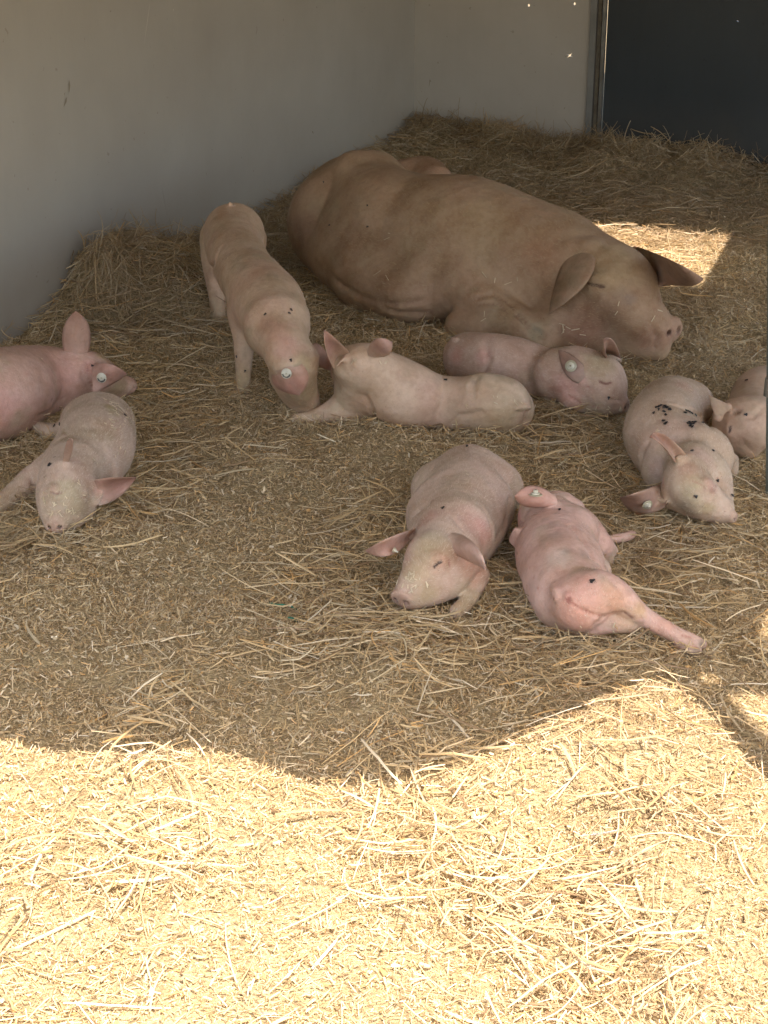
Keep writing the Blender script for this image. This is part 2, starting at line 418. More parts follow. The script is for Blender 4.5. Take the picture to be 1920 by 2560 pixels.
nv = len(vv)
Vr = [(v[0], v[1], RH) for v in vv] + [(v[0], v[1], RH + 0.03) for v in vv]
Tr = [tuple(f) for f in keep] + [tuple(i + nv for i in reversed(f)) for f in keep]
from collections import Counter
ec = Counter()
for f in keep:
    for i in range(3): ec[frozenset((f[i], f[(i + 1) % 3]))] += 1
Qr = [(a, b2, b2 + nv, a + nv) for a, b2 in (tuple(e) for e, c_ in ec.items() if c_ == 1)]
npmesh('roof_sheet', Vr, Qr, M_ROOF, roof, False, None, Tr)

# steel gate post at the right, and an unseen shadow-casting post
def tube(name, pts, rads, mat, parent=None, seg=14, caps=True):
    pts = [np.asarray(p, float) for p in pts]; V = []; Q = []; T = []
    for i, p in enumerate(pts):
        d = pts[min(i + 1, len(pts) - 1)] - pts[max(i - 1, 0)]; d /= np.linalg.norm(d)
        u = np.cross(d, [0.3, 0.9, 0.2]); u /= np.linalg.norm(u); v = np.cross(d, u)
        for k in range(seg):
            a = 2 * math.pi * k / seg; V.append(p + rads[i] * (u * math.cos(a) + v * math.sin(a)))
    for i in range(len(pts) - 1):
        for k in range(seg):
            Q.append((i * seg + k, i * seg + (k + 1) % seg, (i + 1) * seg + (k + 1) % seg, (i + 1) * seg + k))
    if caps:
        for i, base in ((0, 0), (1, (len(pts) - 1) * seg)):
            c_ = len(V); V.append(pts[0] if i == 0 else pts[-1])
            for k in range(seg): T.append((c_, base + k, base + (k + 1) % seg))
    return npmesh(name, V, Q, mat, parent, True, None, T)
gpb = W(1942, 1242)
gp = empty('gate_post', gpb); tag(gp, 'green grey steel gate post at the right edge beside the dozing piglet', 'post')
def atdepth(x, y, Y):
    d = ray(x, y); return CAMP + d * (Y / d[1])
top = atdepth(1942, 560, gpb[1]); 
tube('post_tube', [gpb - np.array([0, 0, .08]), top], [0.021, 0.021], M_GREEN, gp)
hb = atdepth(1922, 968, gpb[1] - 0.03)
tube('hinge_barrel', [hb - np.array([0, 0, .022]), hb + np.array([0, 0, .022])], [0.011, 0.011], M_METAL, gp)
sp = W(2025, 2010)  # out-of-view post added for the shadow streak it throws on the straw
gp2 = empty('shadow_post', sp); tag(gp2, 'unseen short post added at the front right to cast a shadow streak', 'post')
tube('post_tube', [sp - np.array([0, 0, .05]), sp + np.array([0.0, 0, 0.82])], [0.036, 0.036], plain('old_wood', (0.3, 0.22, 0.13), 0.8, 0, 0.4, 30), gp2)

# ------------------------------------------------------------------ pigs: bodies grown from an implicit surface
TONE = (0.88, 0.875, 0.84); TONES = (0.97, 0.94, 0.85)
PIG_SURF = []     # (grid lookup for resting flies and straw bits)
def node(T, k, nd, zf):
    """nd = (x, y, r[, z]); returns centre, radius in metres.  Without z the ball rests on the bedding."""
    x, y = T(nd[0], nd[1]); rp = nd[2] * k * 1.035
    if len(nd) > 3 and nd[3] is not None:
        p = W(x, y, nd[3]); return p, rp * depth(p) / F
    z = 0.08
    for _ in range(6):
        p = W(x, y, z); r = rp * depth(p) / F; z = r * zf
    return W(x, y, z), r

class Grid:
    def __init__(s, lo, hi, h):
        s.h = h; s.lo = np.array(lo, float); s.n = np.ceil((np.array(hi) - s.lo) / h).astype(int) + 1
        s.D = np.full(s.n, 1.0, np.float32)
    def prim(s, a, b, r1, r2, k, sub=False, mask=None):
        R = max(r1, r2) + k + 2.5 * s.h
        lo = np.minimum(a, b) - R; hi = np.maximum(a, b) + R
        i0 = np.clip(np.floor((lo - s.lo) / s.h).astype(int), 0, s.n - 1); i1 = np.clip(np.ceil((hi - s.lo) / s.h).astype(int) + 1, 1, s.n)
        if np.any(i1 <= i0): return
        ax = [s.lo[d] + s.h * np.arange(i0[d], i1[d]) for d in range(3)]
        X = np.stack(np.meshgrid(*ax, indexing='ij'), -1).astype(np.float32)
        ab = (b - a).astype(np.float32); L2 = float(ab @ ab)
        pa = X - a.astype(np.float32)
        t = np.clip((pa @ ab) / L2, 0, 1) if L2 > 1e-10 else np.zeros(X.shape[:3], np.float32)
        d = np.linalg.norm(pa - t[..., None] * ab, axis=-1) - (r1 + (r2 - r1) * t)
        sl = tuple(slice(i0[q], i1[q]) for q in range(3)); O = s.D[sl]
        if sub:
            d = -d; h_ = np.maximum(k - np.abs(O - d), 0) / k; s.D[sl] = np.maximum(O, d) + h_ * h_ * k * 0.25
        else:
            h_ = np.maximum(k - np.abs(O - d), 0) / k; s.D[sl] = np.minimum(O, d) - h_ * h_ * k * 0.25
    def chain(s, nds, k, sub=8):
        n_ = len(nds); P_ = np.array([q[0] for q in nds]); R_ = np.array([q[1] for q in nds])
        if n_ > 2:
            PR = np.concatenate([P_, R_[:, None]], 1); E = np.concatenate([2 * PR[:1] - PR[1:2], PR, 2 * PR[-1:] - PR[-2:-1]])
            out = []
            for i in range(n_ - 1):
                a, b_, c_, d_ = E[i], E[i + 1], E[i + 2], E[i + 3]
                for t in np.arange(sub) / sub:
                    out.append(.5 * ((2 * b_) + (c_ - a) * t + (2 * a - 5 * b_ + 4 * c_ - d_) * t * t + (3 * b_ - a - 3 * c_ + d_) * t ** 3))
            out.append(PR[-1]); out = np.array(out); P_ = out[:, :3]; R_ = np.maximum(out[:, 3], .003)
        Rm = R_.max() + k + 2.5 * s.h
        lo = P_.min(0) - Rm; hi = P_.max(0) + Rm
        i0 = np.clip(np.floor((lo - s.lo) / s.h).astype(int), 0, s.n - 1); i1 = np.clip(np.ceil((hi - s.lo) / s.h).astype(int) + 1, 1, s.n)
        if np.any(i1 <= i0): return
        Tm = np.full(i1 - i0, 1.0, np.float32)
        for a, b_, r1, r2 in zip(P_[:-1], P_[1:], R_[:-1], R_[1:]):
            R = max(r1, r2) + k + 2.5 * s.h
            j0 = np.clip(np.floor((np.minimum(a, b_) - R - s.lo) / s.h).astype(int), i0, i1 - 1); j1 = np.clip(np.ceil((np.maximum(a, b_) + R - s.lo) / s.h).astype(int) + 1, i0 + 1, i1)
            ax = [(s.lo[d] + s.h * np.arange(j0[d], j1[d])).astype(np.float32) for d in range(3)]
            ab = (b_ - a).astype(np.float32); L2 = max(float(ab @ ab), 1e-10)
            dx_ = ax[0][:, None, None] - np.float32(a[0]); dy_ = ax[1][None, :, None] - np.float32(a[1]); dz_ = ax[2][None, None, :] - np.float32(a[2])
            t = np.clip((dx_ * ab[0] + dy_ * ab[1] + dz_ * ab[2]) / L2, 0, 1)
            d = np.sqrt((dx_ - t * ab[0]) ** 2 + (dy_ - t * ab[1]) ** 2 + (dz_ - t * ab[2]) ** 2) - (r1 + (r2 - r1) * t)
            sl = tuple(slice(j0[q] - i0[q], j1[q] - i0[q]) for q in range(3)); Tm[sl] = np.minimum(Tm[sl], d)
        sl = tuple(slice(i0[q], i1[q]) for q in range(3)); O = s.D[sl]
        h_ = np.maximum(k - np.abs(O - Tm), 0) / k; s.D[sl] = np.minimum(O, Tm) - h_ * h_ * k * 0.25
    def ell(s, c, ax3, rr, k, sub=False):
        """ellipsoid / disc: ax3 = 3 orthonormal axes, rr = radii"""
        R = max(rr) + k + 2.5 * s.h
        i0 = np.clip(np.floor((c - R - s.lo) / s.h).astype(int), 0, s.n - 1); i1 = np.clip(np.ceil((c + R - s.lo) / s.h).astype(int) + 1, 1, s.n)
        if np.any(i1 <= i0): return
        ax = [s.lo[d] + s.h * np.arange(i0[d], i1[d]) for d in range(3)]
        X = np.stack(np.meshgrid(*ax, indexing='ij'), -1) - c
        q = np.stack([(X @ ax3[i]) / rr[i] for i in range(3)], -1)
        kk = np.linalg.norm(q, axis=-1); kg = np.linalg.norm(q / np.array(rr), axis=-1)
        d = (kk * (kk - 1) / np.maximum(kg, 1e-6)).astype(np.float32)
        sl = tuple(slice(i0[q_], i1[q_]) for q_ in range(3)); O = s.D[sl]
        if sub:
            d = -d; h_ = np.maximum(k - np.abs(O - d), 0) / k; s.D[sl] = np.maximum(O, d) + h_ * h_ * k * 0.25
        else:
            h_ = np.maximum(k - np.abs(O - d), 0) / k; s.D[sl] = np.minimum(O, d) - h_ * h_ * k * 0.25
    def at(s, p):
        q = (np.asarray(p) - s.lo) / s.h; i = np.floor(q).astype(int)
        if np.any(i < 0) or np.any(i >= s.n - 1): return 1.0
        f = q - i; c = s.D[i[0]:i[0] + 2, i[1]:i[1] + 2, i[2]:i[2] + 2]
        c = c[0] * (1 - f[0]) + c[1] * f[0]; c = c[0] * (1 - f[1]) + c[1] * f[1]; return float(c[0] * (1 - f[2]) + c[1] * f[2])
    def grad(s, p, e=None):
        e = e or s.h * 1.5; g_ = np.array([s.at(p + np.eye(3)[i] * e) - s.at(p - np.eye(3)[i] * e) for i in range(3)])
        nn = np.linalg.norm(g_); return g_ / nn if nn > 1e-6 else np.array([0, 0, 1.0])
    def hit(s, x, y):
        d = ray(x, y); d = d / np.linalg.norm(d); t = 0.0
        c = (s.lo + s.lo + s.h * s.n) / 2; t = max(0, np.dot(c - CAMP, d) - 1.6); st = s.h * 0.5
        for _ in range(int(3.4 / st)):
            p = CAMP + d * t
            if s.at(p) < 0: return p
            t += st
        return None
    def mesh(s):
        D = s.D; S = D < 0
        c = [S[i:S.shape[0] - 1 + i, j:S.shape[1] - 1 + j, k:S.shape[2] - 1 + k] for i in (0, 1) for j in (0, 1) for k in (0, 1)]
        cnt = sum(x.astype(np.int8) for x in c); mask = (cnt > 0) & (cnt < 8)
        idx = np.argwhere(mask); offs = np.array([(i, j, k) for i in (0, 1) for j in (0, 1) for k in (0, 1)])
        V = np.stack([D[idx[:, 0] + o[0], idx[:, 1] + o[1], idx[:, 2] + o[2]] for o in offs], 1)
        acc = np.zeros((len(idx), 3)); num = np.zeros(len(idx))
        for a in range(8):
            for b_ in range(a + 1, 8):
                if np.abs(offs[a] - offs[b_]).sum() != 1: continue
                va, vb = V[:, a], V[:, b_]; cr_ = (va < 0) != (vb < 0)
                t = np.where(cr_, va / np.where(cr_, va - vb, 1), 0)
                acc += np.where(cr_[:, None], offs[a] + (offs[b_] - offs[a]) * t[:, None], 0); num += cr_
        P = s.lo + s.h * (idx + acc / num[:, None])
        ID = np.full(mask.shape, -1, np.int64); ID[mask] = np.arange(len(idx)); Q = []
        for ax_ in range(3):
            sl0 = [slice(None)] * 3; sl1 = [slice(None)] * 3; sl0[ax_] = slice(0, -1); sl1[ax_] = slice(1, None)
            A_, B_ = S[tuple(sl0)], S[tuple(sl1)]; e = np.argwhere(A_ != B_)
            u, v = [(1, 2), (2, 0), (0, 1)][ax_]
            e = e[(e[:, u] > 0) & (e[:, v] > 0) & (e[:, u] < S.shape[u] - 1) & (e[:, v] < S.shape[v] - 1)]
            def cell(du, dv):
                q = e.copy(); q[:, u] += du; q[:, v] += dv; return ID[q[:, 0], q[:, 1], q[:, 2]]
            q4 = np.stack([cell(-1, -1), cell(0, -1), cell(0, 0), cell(-1, 0)], 1)
            flip = ~A_[e[:, 0], e[:, 1], e[:, 2]]; q4[flip] = q4[flip][:, ::-1]; Q.append(q4)
        Q = np.concatenate(Q); Q = Q[(Q >= 0).all(1)]
        return P, Q

def ear_mesh(P4, cup, thick, curl=0.0, nu=16, nv_=11, flip=1):
    """P4 = B1, M1, T, M2, B2 : outline of the ear (two base ends, two edge points, the tip)"""
    B1, M1, Tp, M2, B2 = [np.asarray(p, float) for p in P4]
    def edge(a, m, t, u): # quadratic through a (u=0), m (u=.5), t (u=1)
        return a * (2 * (u - .5) * (u - 1)) + m * (-4 * u * (u - 1)) + t * (2 * u * (u - .5))
    nrm = np.cross((M2 + B2) / 2 - (M1 + B1) / 2, Tp - (B1 + B2) / 2); nrm /= np.linalg.norm(nrm); nrm *= flip
    V = []
    wmid = np.linalg.norm(M2 - M1)
    for i in range(nu):
        u = i / (nu - 1); u2 = u
        l_, r_ = edge(B1, M1, Tp, u2), edge(B2, M2, Tp, u2)
        wd = np.linalg.norm(r_ - l_)
        for j in range(nv_):
            v = j / (nv_ - 1)
            p = l_ * (1 - v) + r_ * v + nrm * (-cup * 4 * v * (1 - v) * (wd / max(wmid, 1e-4)) * (1 - 0.25 * u)) + nrm * curl * u * u
            V.append(p)
    V = np.array(V).reshape(nu, nv_, 3)
    du = np.gradient(V, axis=0); dv = np.gradient(V, axis=1); N = np.cross(du, dv); N /= np.maximum(np.linalg.norm(N, axis=-1, keepdims=True), 1e-9)
    N[-1] = N[-2]
    vv_ = np.linspace(0, 1, nv_); th = thick * (0.25 + 0.75 * (4 * vv_ * (1 - vv_)) ** 0.5)[None, :, None] * (1 - 0.6 * np.linspace(0, 1, nu))[:, None, None]
    A_ = V + N * th * 0.5; B_ = V - N * th * 0.5
    pts_ = np.concatenate([A_.reshape(-1, 3), B_.reshape(-1, 3)]); K = nu * nv_; Q = []
    for i in range(nu - 1):
        for j in range(nv_ - 1):
            a = i * nv_ + j; q = (a, a + 1, a + nv_ + 1, a + nv_)
            Q.append(q); Q.append(tuple(K + t for t in q[::-1]))
    for i in range(nu - 1):
        a, b_ = i * nv_, (i + 1) * nv_; Q.append((a, b_, K + b_, K + a))
        a, b_ = i * nv_ + nv_ - 1, (i + 1) * nv_ + nv_ - 1; Q.append((b_, a, K + a, K + b_))
    for j in range(nv_ - 1):
        a = (nu - 1) * nv_ + j; Q.append((a, a + 1, K + a + 1, K + a))
    # inner surface index 0..K is on +N
    vcol = np.concatenate([np.tile(np.repeat(np.linspace(0, 1, nu), nv_), 2)])
    rimv = np.tile(np.abs(np.tile(vv_, nu) * 2 - 1) ** 4, 2)
    return pts_, np.array(Q), vcol, (nrm, rimv)

M_HOLE = plain('tag_hole', (0.22, 0.18, 0.12), 0.6)
def disc(V, Q, T, c, nrm, r, th, seg=24, tilt=None):
    nrm = nrm / np.linalg.norm(nrm); u = np.cross(nrm, [0, 0, 1.0]); u = u / np.linalg.norm(u) if np.linalg.norm(u) > 1e-3 else np.array([1.0, 0, 0]); v = np.cross(nrm, u)
    i0 = len(V)
    for (rr, hh) in ((r * .96, 0), (r, th * .3), (r, th * .7), (r * .94, th)):
        for k in range(seg):
            a = 2 * math.pi * k / seg; V.append(c + u * rr * math.cos(a) + v * rr * math.sin(a) + nrm * hh)
    for L in range(3):
        for k in range(seg): Q.append((i0 + L * seg + k, i0 + L * seg + (k + 1) % seg, i0 + (L + 1) * seg + (k + 1) % seg, i0 + (L + 1) * seg + k))
    cc = len(V); V.append(c + nrm * th)
    for k in range(seg): T.append((cc, i0 + 3 * seg + k, i0 + 3 * seg + (k + 1) % seg))
    return u, v

def make_tag(parent, c, nrm, r, style):
    """round plastic ear tag; 'print' side shows a ring of small print, 'stud' side shows the stud"""
    nrm = nrm / np.linalg.norm(nrm)
    V, Q, T = [], [], []
    u, v = disc(V, Q, T, c, nrm, r, 0.0022)
    root = npmesh('ear_tag', V, Q, M_TAG if style == 'print' else M_TAGC, parent, True, None, T)
    me = root.data
    par = root
    def child(name, V, Q, T, mat):
        o = npmesh(name, V, Q, mat, None, True, None, T); o.parent = root
        return o
    top_ = c + nrm * 0.0022
    if style == 'print':
        # worn unreadable print running round the rim
        V, Q = [], []
        rr_ = random.Random(int(abs(c[0]) * 1e4))
        for k in range(15):
            a = 0.2 + k * 0.19; 
            ca = top_ + (u * math.cos(a) + v * math.sin(a)) * r * 0.72 + nrm * 0.0006
            e1 = (u * math.cos(a) + v * math.sin(a)) * r * rr_.uniform(.10, .2); e2 = (-u * math.sin(a) + v * math.cos(a)) * r * 0.06
            i = len(V); V += [ca - e1 - e2, ca + e1 - e2, ca + e1 + e2, ca - e1 + e2]; Q.append((i, i + 1, i + 2, i + 3))
        child('tag_print', V, Q, None, M_INK)
        V, Q, T = [], [], []; disc(V, Q, T, top_, nrm, r * .16, 0.0012, 12); child('tag_stud', V, Q, T, M_TAGC)
    else:
        V, Q, T = [], [], []; disc(V, Q, T, top_, nrm, r * .62, 0.003, 20); disc(V, Q, T, top_ + nrm * .003, nrm, r * .36, 0.006, 16); child('tag_stud', V, Q, T, M_TAG)
        V, Q, T = [], [], []; disc(V, Q, T, top_ + nrm * .0091, nrm, r * .17, 0.0006, 12); child('tag_hole', V, Q, T, M_HOLE)
    return root

def pig(name, T, k, label, cat, base, chains, h=0.004, zf=0.93, feats=(), ears=(), spots=(), mat=None, tags=(), hair=6000, group=None,
        discs=(), hairlen=0.010, pink=(0.66, 0.36, 0.31), haircol=(0.68, 0.57, 0.44), bottom=-0.03, seed=1, hairspots=()):
    mat = mat or M_SKIN
    prims = []; chs = []
    for ch in chains:
        kk = ch[0]; nds = [node(T, k, nd, zf) for nd in ch[1:]]
        if len(nds) == 1: nds = nds * 2
        chs.append((nds, kk))
        for (a, ra), (b_, rb) in zip(nds[:-1], nds[1:]): prims.append((a, b_, ra, rb, kk))
    lo = np.min([np.minimum(p[0] - p[2], p[1] - p[3]) for p in prims], axis=0) - 0.03
    hi = np.max([np.maximum(p[0] + p[2], p[1] + p[3]) for p in prims], axis=0) + 0.03
    lo[2] = max(lo[2], bottom - 0.02)
    G = Grid(lo, hi, h)
    for nds, kk in chs: G.chain(nds, kk)
    def S(x, y): return G.hit(*T(x, y))
    # snout discs: (x, y, rx_px, direction pixel (x2,y2), z2) -> flattened disc facing 'dir'
    for dsc in discs:
        x, y, rp, dirv, thk, z = dsc[:6]
        p = W(*T(x, y), z); r = rp * k * depth(p) / F
        n_ = np.array(dirv, float); n_ /= np.linalg.norm(n_)
        u = np.cross(n_, [0, 0, 1.0]); u /= np.linalg.norm(u); v = np.cross(u, n_)
        G.ell(p, (n_, u, v), (thk, r, r * dsc[6]), 0.007)
        for s_ in (-1, 1):   # nostrils
            q = p + n_ * thk * 0.9 + u * r * 0.44 * s_ + v * r * 0.05
            G.ell(q, (n_, u, v), (thk * 1.2, r * 0.15, r * 0.22), 0.003, True)
        spots = list(spots) + [('W', p + n_ * thk, r * 1.0, (0.44, 0.28, 0.21), 0.75)] + [('W', p + n_ * thk * 0.9 + u * r * 0.44 * s_, r * 0.22, (0.10, 0.05, 0.04), 0.95) for s_ in (-1, 1)]
    for ft in feats:
        typ, kk, rp, pl = ft[:4]
        if typ == 'xadd':                       # free points given with z
            nds = [node(T, k, (q[0], q[1], q[2], q[3]), zf) for q in pl]
            for (a, ra), (b_, rb) in zip(nds[:-1], nds[1:]): G.prim(a, b_, ra, rb, kk)
            continue
        hp = [S(*q) for q in pl]; hp = [q for q in hp if q is not None]
        if not hp: continue
        if len(hp) == 1: hp = hp * 2
        rm = rp * k * depth(hp[0]) / F
        off = ft[4] if len(ft) > 4 else 0.0
        hp = [q - G.grad(q) * rm * off for q in hp]
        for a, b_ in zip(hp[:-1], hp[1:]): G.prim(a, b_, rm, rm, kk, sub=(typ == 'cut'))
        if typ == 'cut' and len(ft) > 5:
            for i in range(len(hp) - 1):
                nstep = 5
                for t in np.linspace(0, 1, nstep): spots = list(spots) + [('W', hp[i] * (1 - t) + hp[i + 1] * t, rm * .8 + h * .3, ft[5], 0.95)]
    EP = []
    for e in ears:
        pts5 = e['p']; zz = e['z']
        p3 = []
        for (x, y), z in zip(pts5, zz):
            if z is None:
                q = S(x, y)
                q = W(*T(x, y), 0.1) if q is None else q - G.grad(q) * e.get('sink', 0.008)
            elif isinstance(z, tuple):
                q = S(x, y)
                if q is None: q = W(*T(x, y), z[2] if len(z) > 2 else 0.1)
                else: tc = CAMP - q; q = q + tc / np.linalg.norm(tc) * z[1]
            else: q = W(*T(x, y), z)
            p3.append(q)
        EP.append(p3)
    for e, p3 in zip(ears, EP):
        B1, M1_, T_, M2_, B2 = p3; mid_ = (B1 + B2) / 2; to_ = (T_ - mid_) * e.get('root', .16); rr_ = e.get('rootr', .007 if h < .0055 else .02)
        q_ = lambda f: mid_ + (B1 - mid_) * f
        G.chain([(mid_ + (B1 - mid_) * .7, rr_), (mid_ + to_ * .9, rr_ * .85), (mid_ + (B2 - mid_) * .7, rr_)], .02 if h < .0055 else .04)
    P, Q = G.mesh()
    # gentle smoothing of the voxel surface
    for _ in range(3):
        acc = np.zeros_like(P); cn = np.zeros(len(P))
        for j in range(4):
            a, b_ = Q[:, j], Q[:, (j + 1) % 4]
            np.add.at(acc, a, P[b_]); np.add.at(cn, a, 1); np.add.at(acc, b_, P[a]); np.add.at(cn, b_, 1)
        P = P + 0.45 * (acc / np.maximum(cn, 1)[:, None] - P)
    # organic unevenness: folds and muscle
    nrm_amp = 0.0022 if h < 0.0055 else 0.004
    dx = noise3(P, 18 if h < .0055 else 9, seed) + 0.5 * noise3(P, 38, seed + 5)
    cen = P.mean(0); dirr = P - cen; dirr /= np.linalg.norm(dirr, axis=1)[:, None]
    P = P + dirr * (dx * nrm_amp * 2)[:, None]
    col = np.tile(np.array(base, float), (len(P), 1))
    pn = noise3(P, 8, seed + 20) + noise3(P, 17, seed + 21) * .5
    pk = np.clip(0.22 + pn * 0.9, 0, 1)[:, None]; col = col * (1 - pk * .36) + np.array(pink) * pk * .36
    smg = np.clip(noise3(P, 12, seed + 60) * 1.3 + noise3(P, 32, seed + 61) * .8 + noise3(P, 80, seed + 62) * .5 - .12, 0, .55 if h < .0055 else .35)[:, None]
    col = col * (1 - smg) + np.array((0.40, 0.32, 0.21)) * smg        # smears of dried muck
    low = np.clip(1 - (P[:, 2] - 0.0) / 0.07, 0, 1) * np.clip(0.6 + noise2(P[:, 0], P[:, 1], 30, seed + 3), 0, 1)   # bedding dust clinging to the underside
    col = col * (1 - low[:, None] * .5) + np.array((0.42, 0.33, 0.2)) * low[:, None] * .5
    for sp_ in spots:
        if sp_[0] == 'W': _, c_, rr_, cc_, al = sp_
        else:
            x, y, rp, cc_, al = sp_; c_ = S(x, y)
            if c_ is None: continue
            rr_ = rp * k * depth(c_) / F
        dd = np.linalg.norm(P - c_, axis=1) / rr_
        dd = dd * (1 + 0.5 * noise2(P[:, 0] + P[:, 2], P[:, 1], 1.2 / rr_, seed + 31) + .4 * noise3(P, 3.0 / rr_, seed + 32))
        wgt = (al * np.clip(1.5 - dd, 0, 1) ** 1.3)[:, None]; wgt = np.minimum(wgt, al)
        col = col * (1 - wgt) + np.array(cc_) * wgt
    root = empty(name, (cen[0], cen[1], 0)); tag(root, label, cat, group)
    allV = [P]; allQ = [Q]; allC = [col]; earinfo = []
    nvtx = len(P)
    for e, p3 in zip(ears, EP):
        ev_, eq_, ec_, en = ear_mesh(p3, e.get('cup', 0.012), e.get('thick', 0.006), e.get('curl', 0.0), flip=e.get('flip', 1))
        ecol = np.array(e.get('col', (0.62, 0.33, 0.28))) * np.array((.92, .98, .95))
        cc = ecol[None, :] * (0.92 + 0.25 * noise2(ev_[:, 0] * 3, ev_[:, 2] * 3, 12, 3))[:, None]
        rim_ = en[1][:, None] * .4; en = en[0]; sk_ = np.array(base) * .95; cc = cc * (1 - rim_) + sk_ * rim_
        mt = np.clip(noise2(ev_[:, 0] * 2 + ev_[:, 2], ev_[:, 1] + ev_[:, 2] * 2, 30, 8) * 1.2 + .1, 0, .5)[:, None]; cc = cc * (1 - mt) + np.array((.42, .27, .2)) * mt
        bl = np.clip(1 - ec_ / 0.35, 0, 1)[:, None] ; cc = cc * (1 - bl * .6) + np.array(base) * bl * .6
        tipd = np.clip((ec_ - .8) / .2, 0, 1)[:, None]; cc = cc * (1 - tipd * .3) + np.array((.35, .2, .15)) * tipd * .3
        allV.append(ev_); allQ.append(eq_ + nvtx); allC.append(cc); nvtx += len(ev_)
        earinfo.append((p3, en, ev_))
    V = np.concatenate(allV); Qa = np.concatenate(allQ); Cc = np.clip(np.concatenate(allC) * np.array(TONE if mat is M_SKIN else TONES), 0.005, 0.95)
    npmesh('body', V, Qa, mat, root, True, Cc)
    for (ei, x, y, rp, style, off, *nov) in tags:
        # the tag sits flat on its ear, on the side turned to the viewer
        ev_ = earinfo[ei][2]
        rel = ev_ - CAMP; dep = rel @ FWD; px = CX + F * rel[:, 0] / dep; py = CY - F * (rel @ UPV) / dep
        sx, sy = T(x, y); j = np.argsort((px - sx) ** 2 + (py - sy) ** 2)[:10]
        j = j[np.argmin(dep[j])]
        c_ = ev_[j]; K = len(ev_) // 2; jj = j % K; nu_, nv2 = 16, 11; iu, iv = min(max(jj // nv2, 1), nu_ - 2), min(max(jj % nv2, 1), nv2 - 2)
        E = ev_[:K].reshape(nu_, nv2, 3); nn_ = np.cross(E[iu + 1, iv] - E[iu - 1, iv], E[iu, iv + 1] - E[iu, iv - 1]); nn_ /= np.linalg.norm(nn_)
        tc = CAMP - c_; tc /= np.linalg.norm(tc)
        if nn_ @ tc < 0: nn_ = -nn_
        nn_ = nn_ * (1 - off) + tc * off; nn_ /= np.linalg.norm(nn_)
        if nov: nn_ = np.array(nov[0], float); nn_ /= np.linalg.norm(nn_)
        r = rp * k * depth(c_) / F
        p_ = W(sx, sy, c_[2]); p_ = CAMP + ray(sx, sy) * dep[j]
        make_tag(root, p_ + nn_ * (0.012 if style == 'print' else 0.006) + tc * (0.008 if style == 'print' else 0), nn_, r, style)
    if hair:
        rs = np.random.RandomState(seed)
        fq = rs.randint(0, len(Q), int(hair * .7)); a = P[Q[fq, 0]]; b_ = P[Q[fq, 1]]; c_ = P[Q[fq, 2]]
        fn = np.cross(b_ - a, c_ - a); fn /= np.maximum(np.linalg.norm(fn, axis=1, keepdims=True), 1e-12)
        uu = rs.rand(len(a), 1); o_ = a * (1 - uu) + c_ * uu
        # lie back towards the tail: away from the head end
        hd = G_headdir(prims, cen)
        tdir = -hd + 0.25 * rs.randn(len(a), 3); tdir -= fn * np.sum(tdir * fn, axis=1, keepdims=True); tdir /= np.maximum(np.linalg.norm(tdir, axis=1, keepdims=True), 1e-6)
        ln = hairlen * .72 * rs.uniform(.5, 1.3, (len(a), 1)); d_ = (tdir * 0.9 + fn * 0.42); sd_ = np.cross(d_, fn) * (0.00022 if h < .0055 else 0.0004)
        V = np.stack([o_ - sd_, o_ + sd_, o_ + d_ * ln], 1).reshape(-1, 3)
        hc = np.repeat(np.array(haircol)[None] * rs.uniform(.75, 1.15, (len(a), 1)), 3, axis=0)
        hv = npmesh('bristles', V, None, M_HAIR, root, False, hc, np.arange(len(V)).reshape(-1, 3)); hv['kind'] = 'stuff'
    PIG_SURF.append((name, G, T, root, k))
    return G, root
def G_headdir(prims, cen):
    # direction from the first to the last ball of the first chains (rump -> head)
    a = prims[0][0]; b_ = prims[-1][0]
    d = HEAD[0] if HEAD[0] is not None else b_ - a
    return d / np.linalg.norm(d)
HEAD = [None]
def headdir(T, a, b_):
    d = W(*T(*b_), 0.1) - W(*T(*a), 0.1); HEAD[0] = d / np.linalg.norm(d)

BASE = (0.62, 0.475, 0.375); BASE2 = (0.60, 0.47, 0.35)
PINK = (0.64, 0.33, 0.28); DARKP = (0.45, 0.22, 0.17); TAN = (0.52, 0.42, 0.25); SLIT = (0.10, 0.055, 0.04); GREY = (0.30, 0.24, 0.20)
GP = 'piglets dozing in the straw pen'

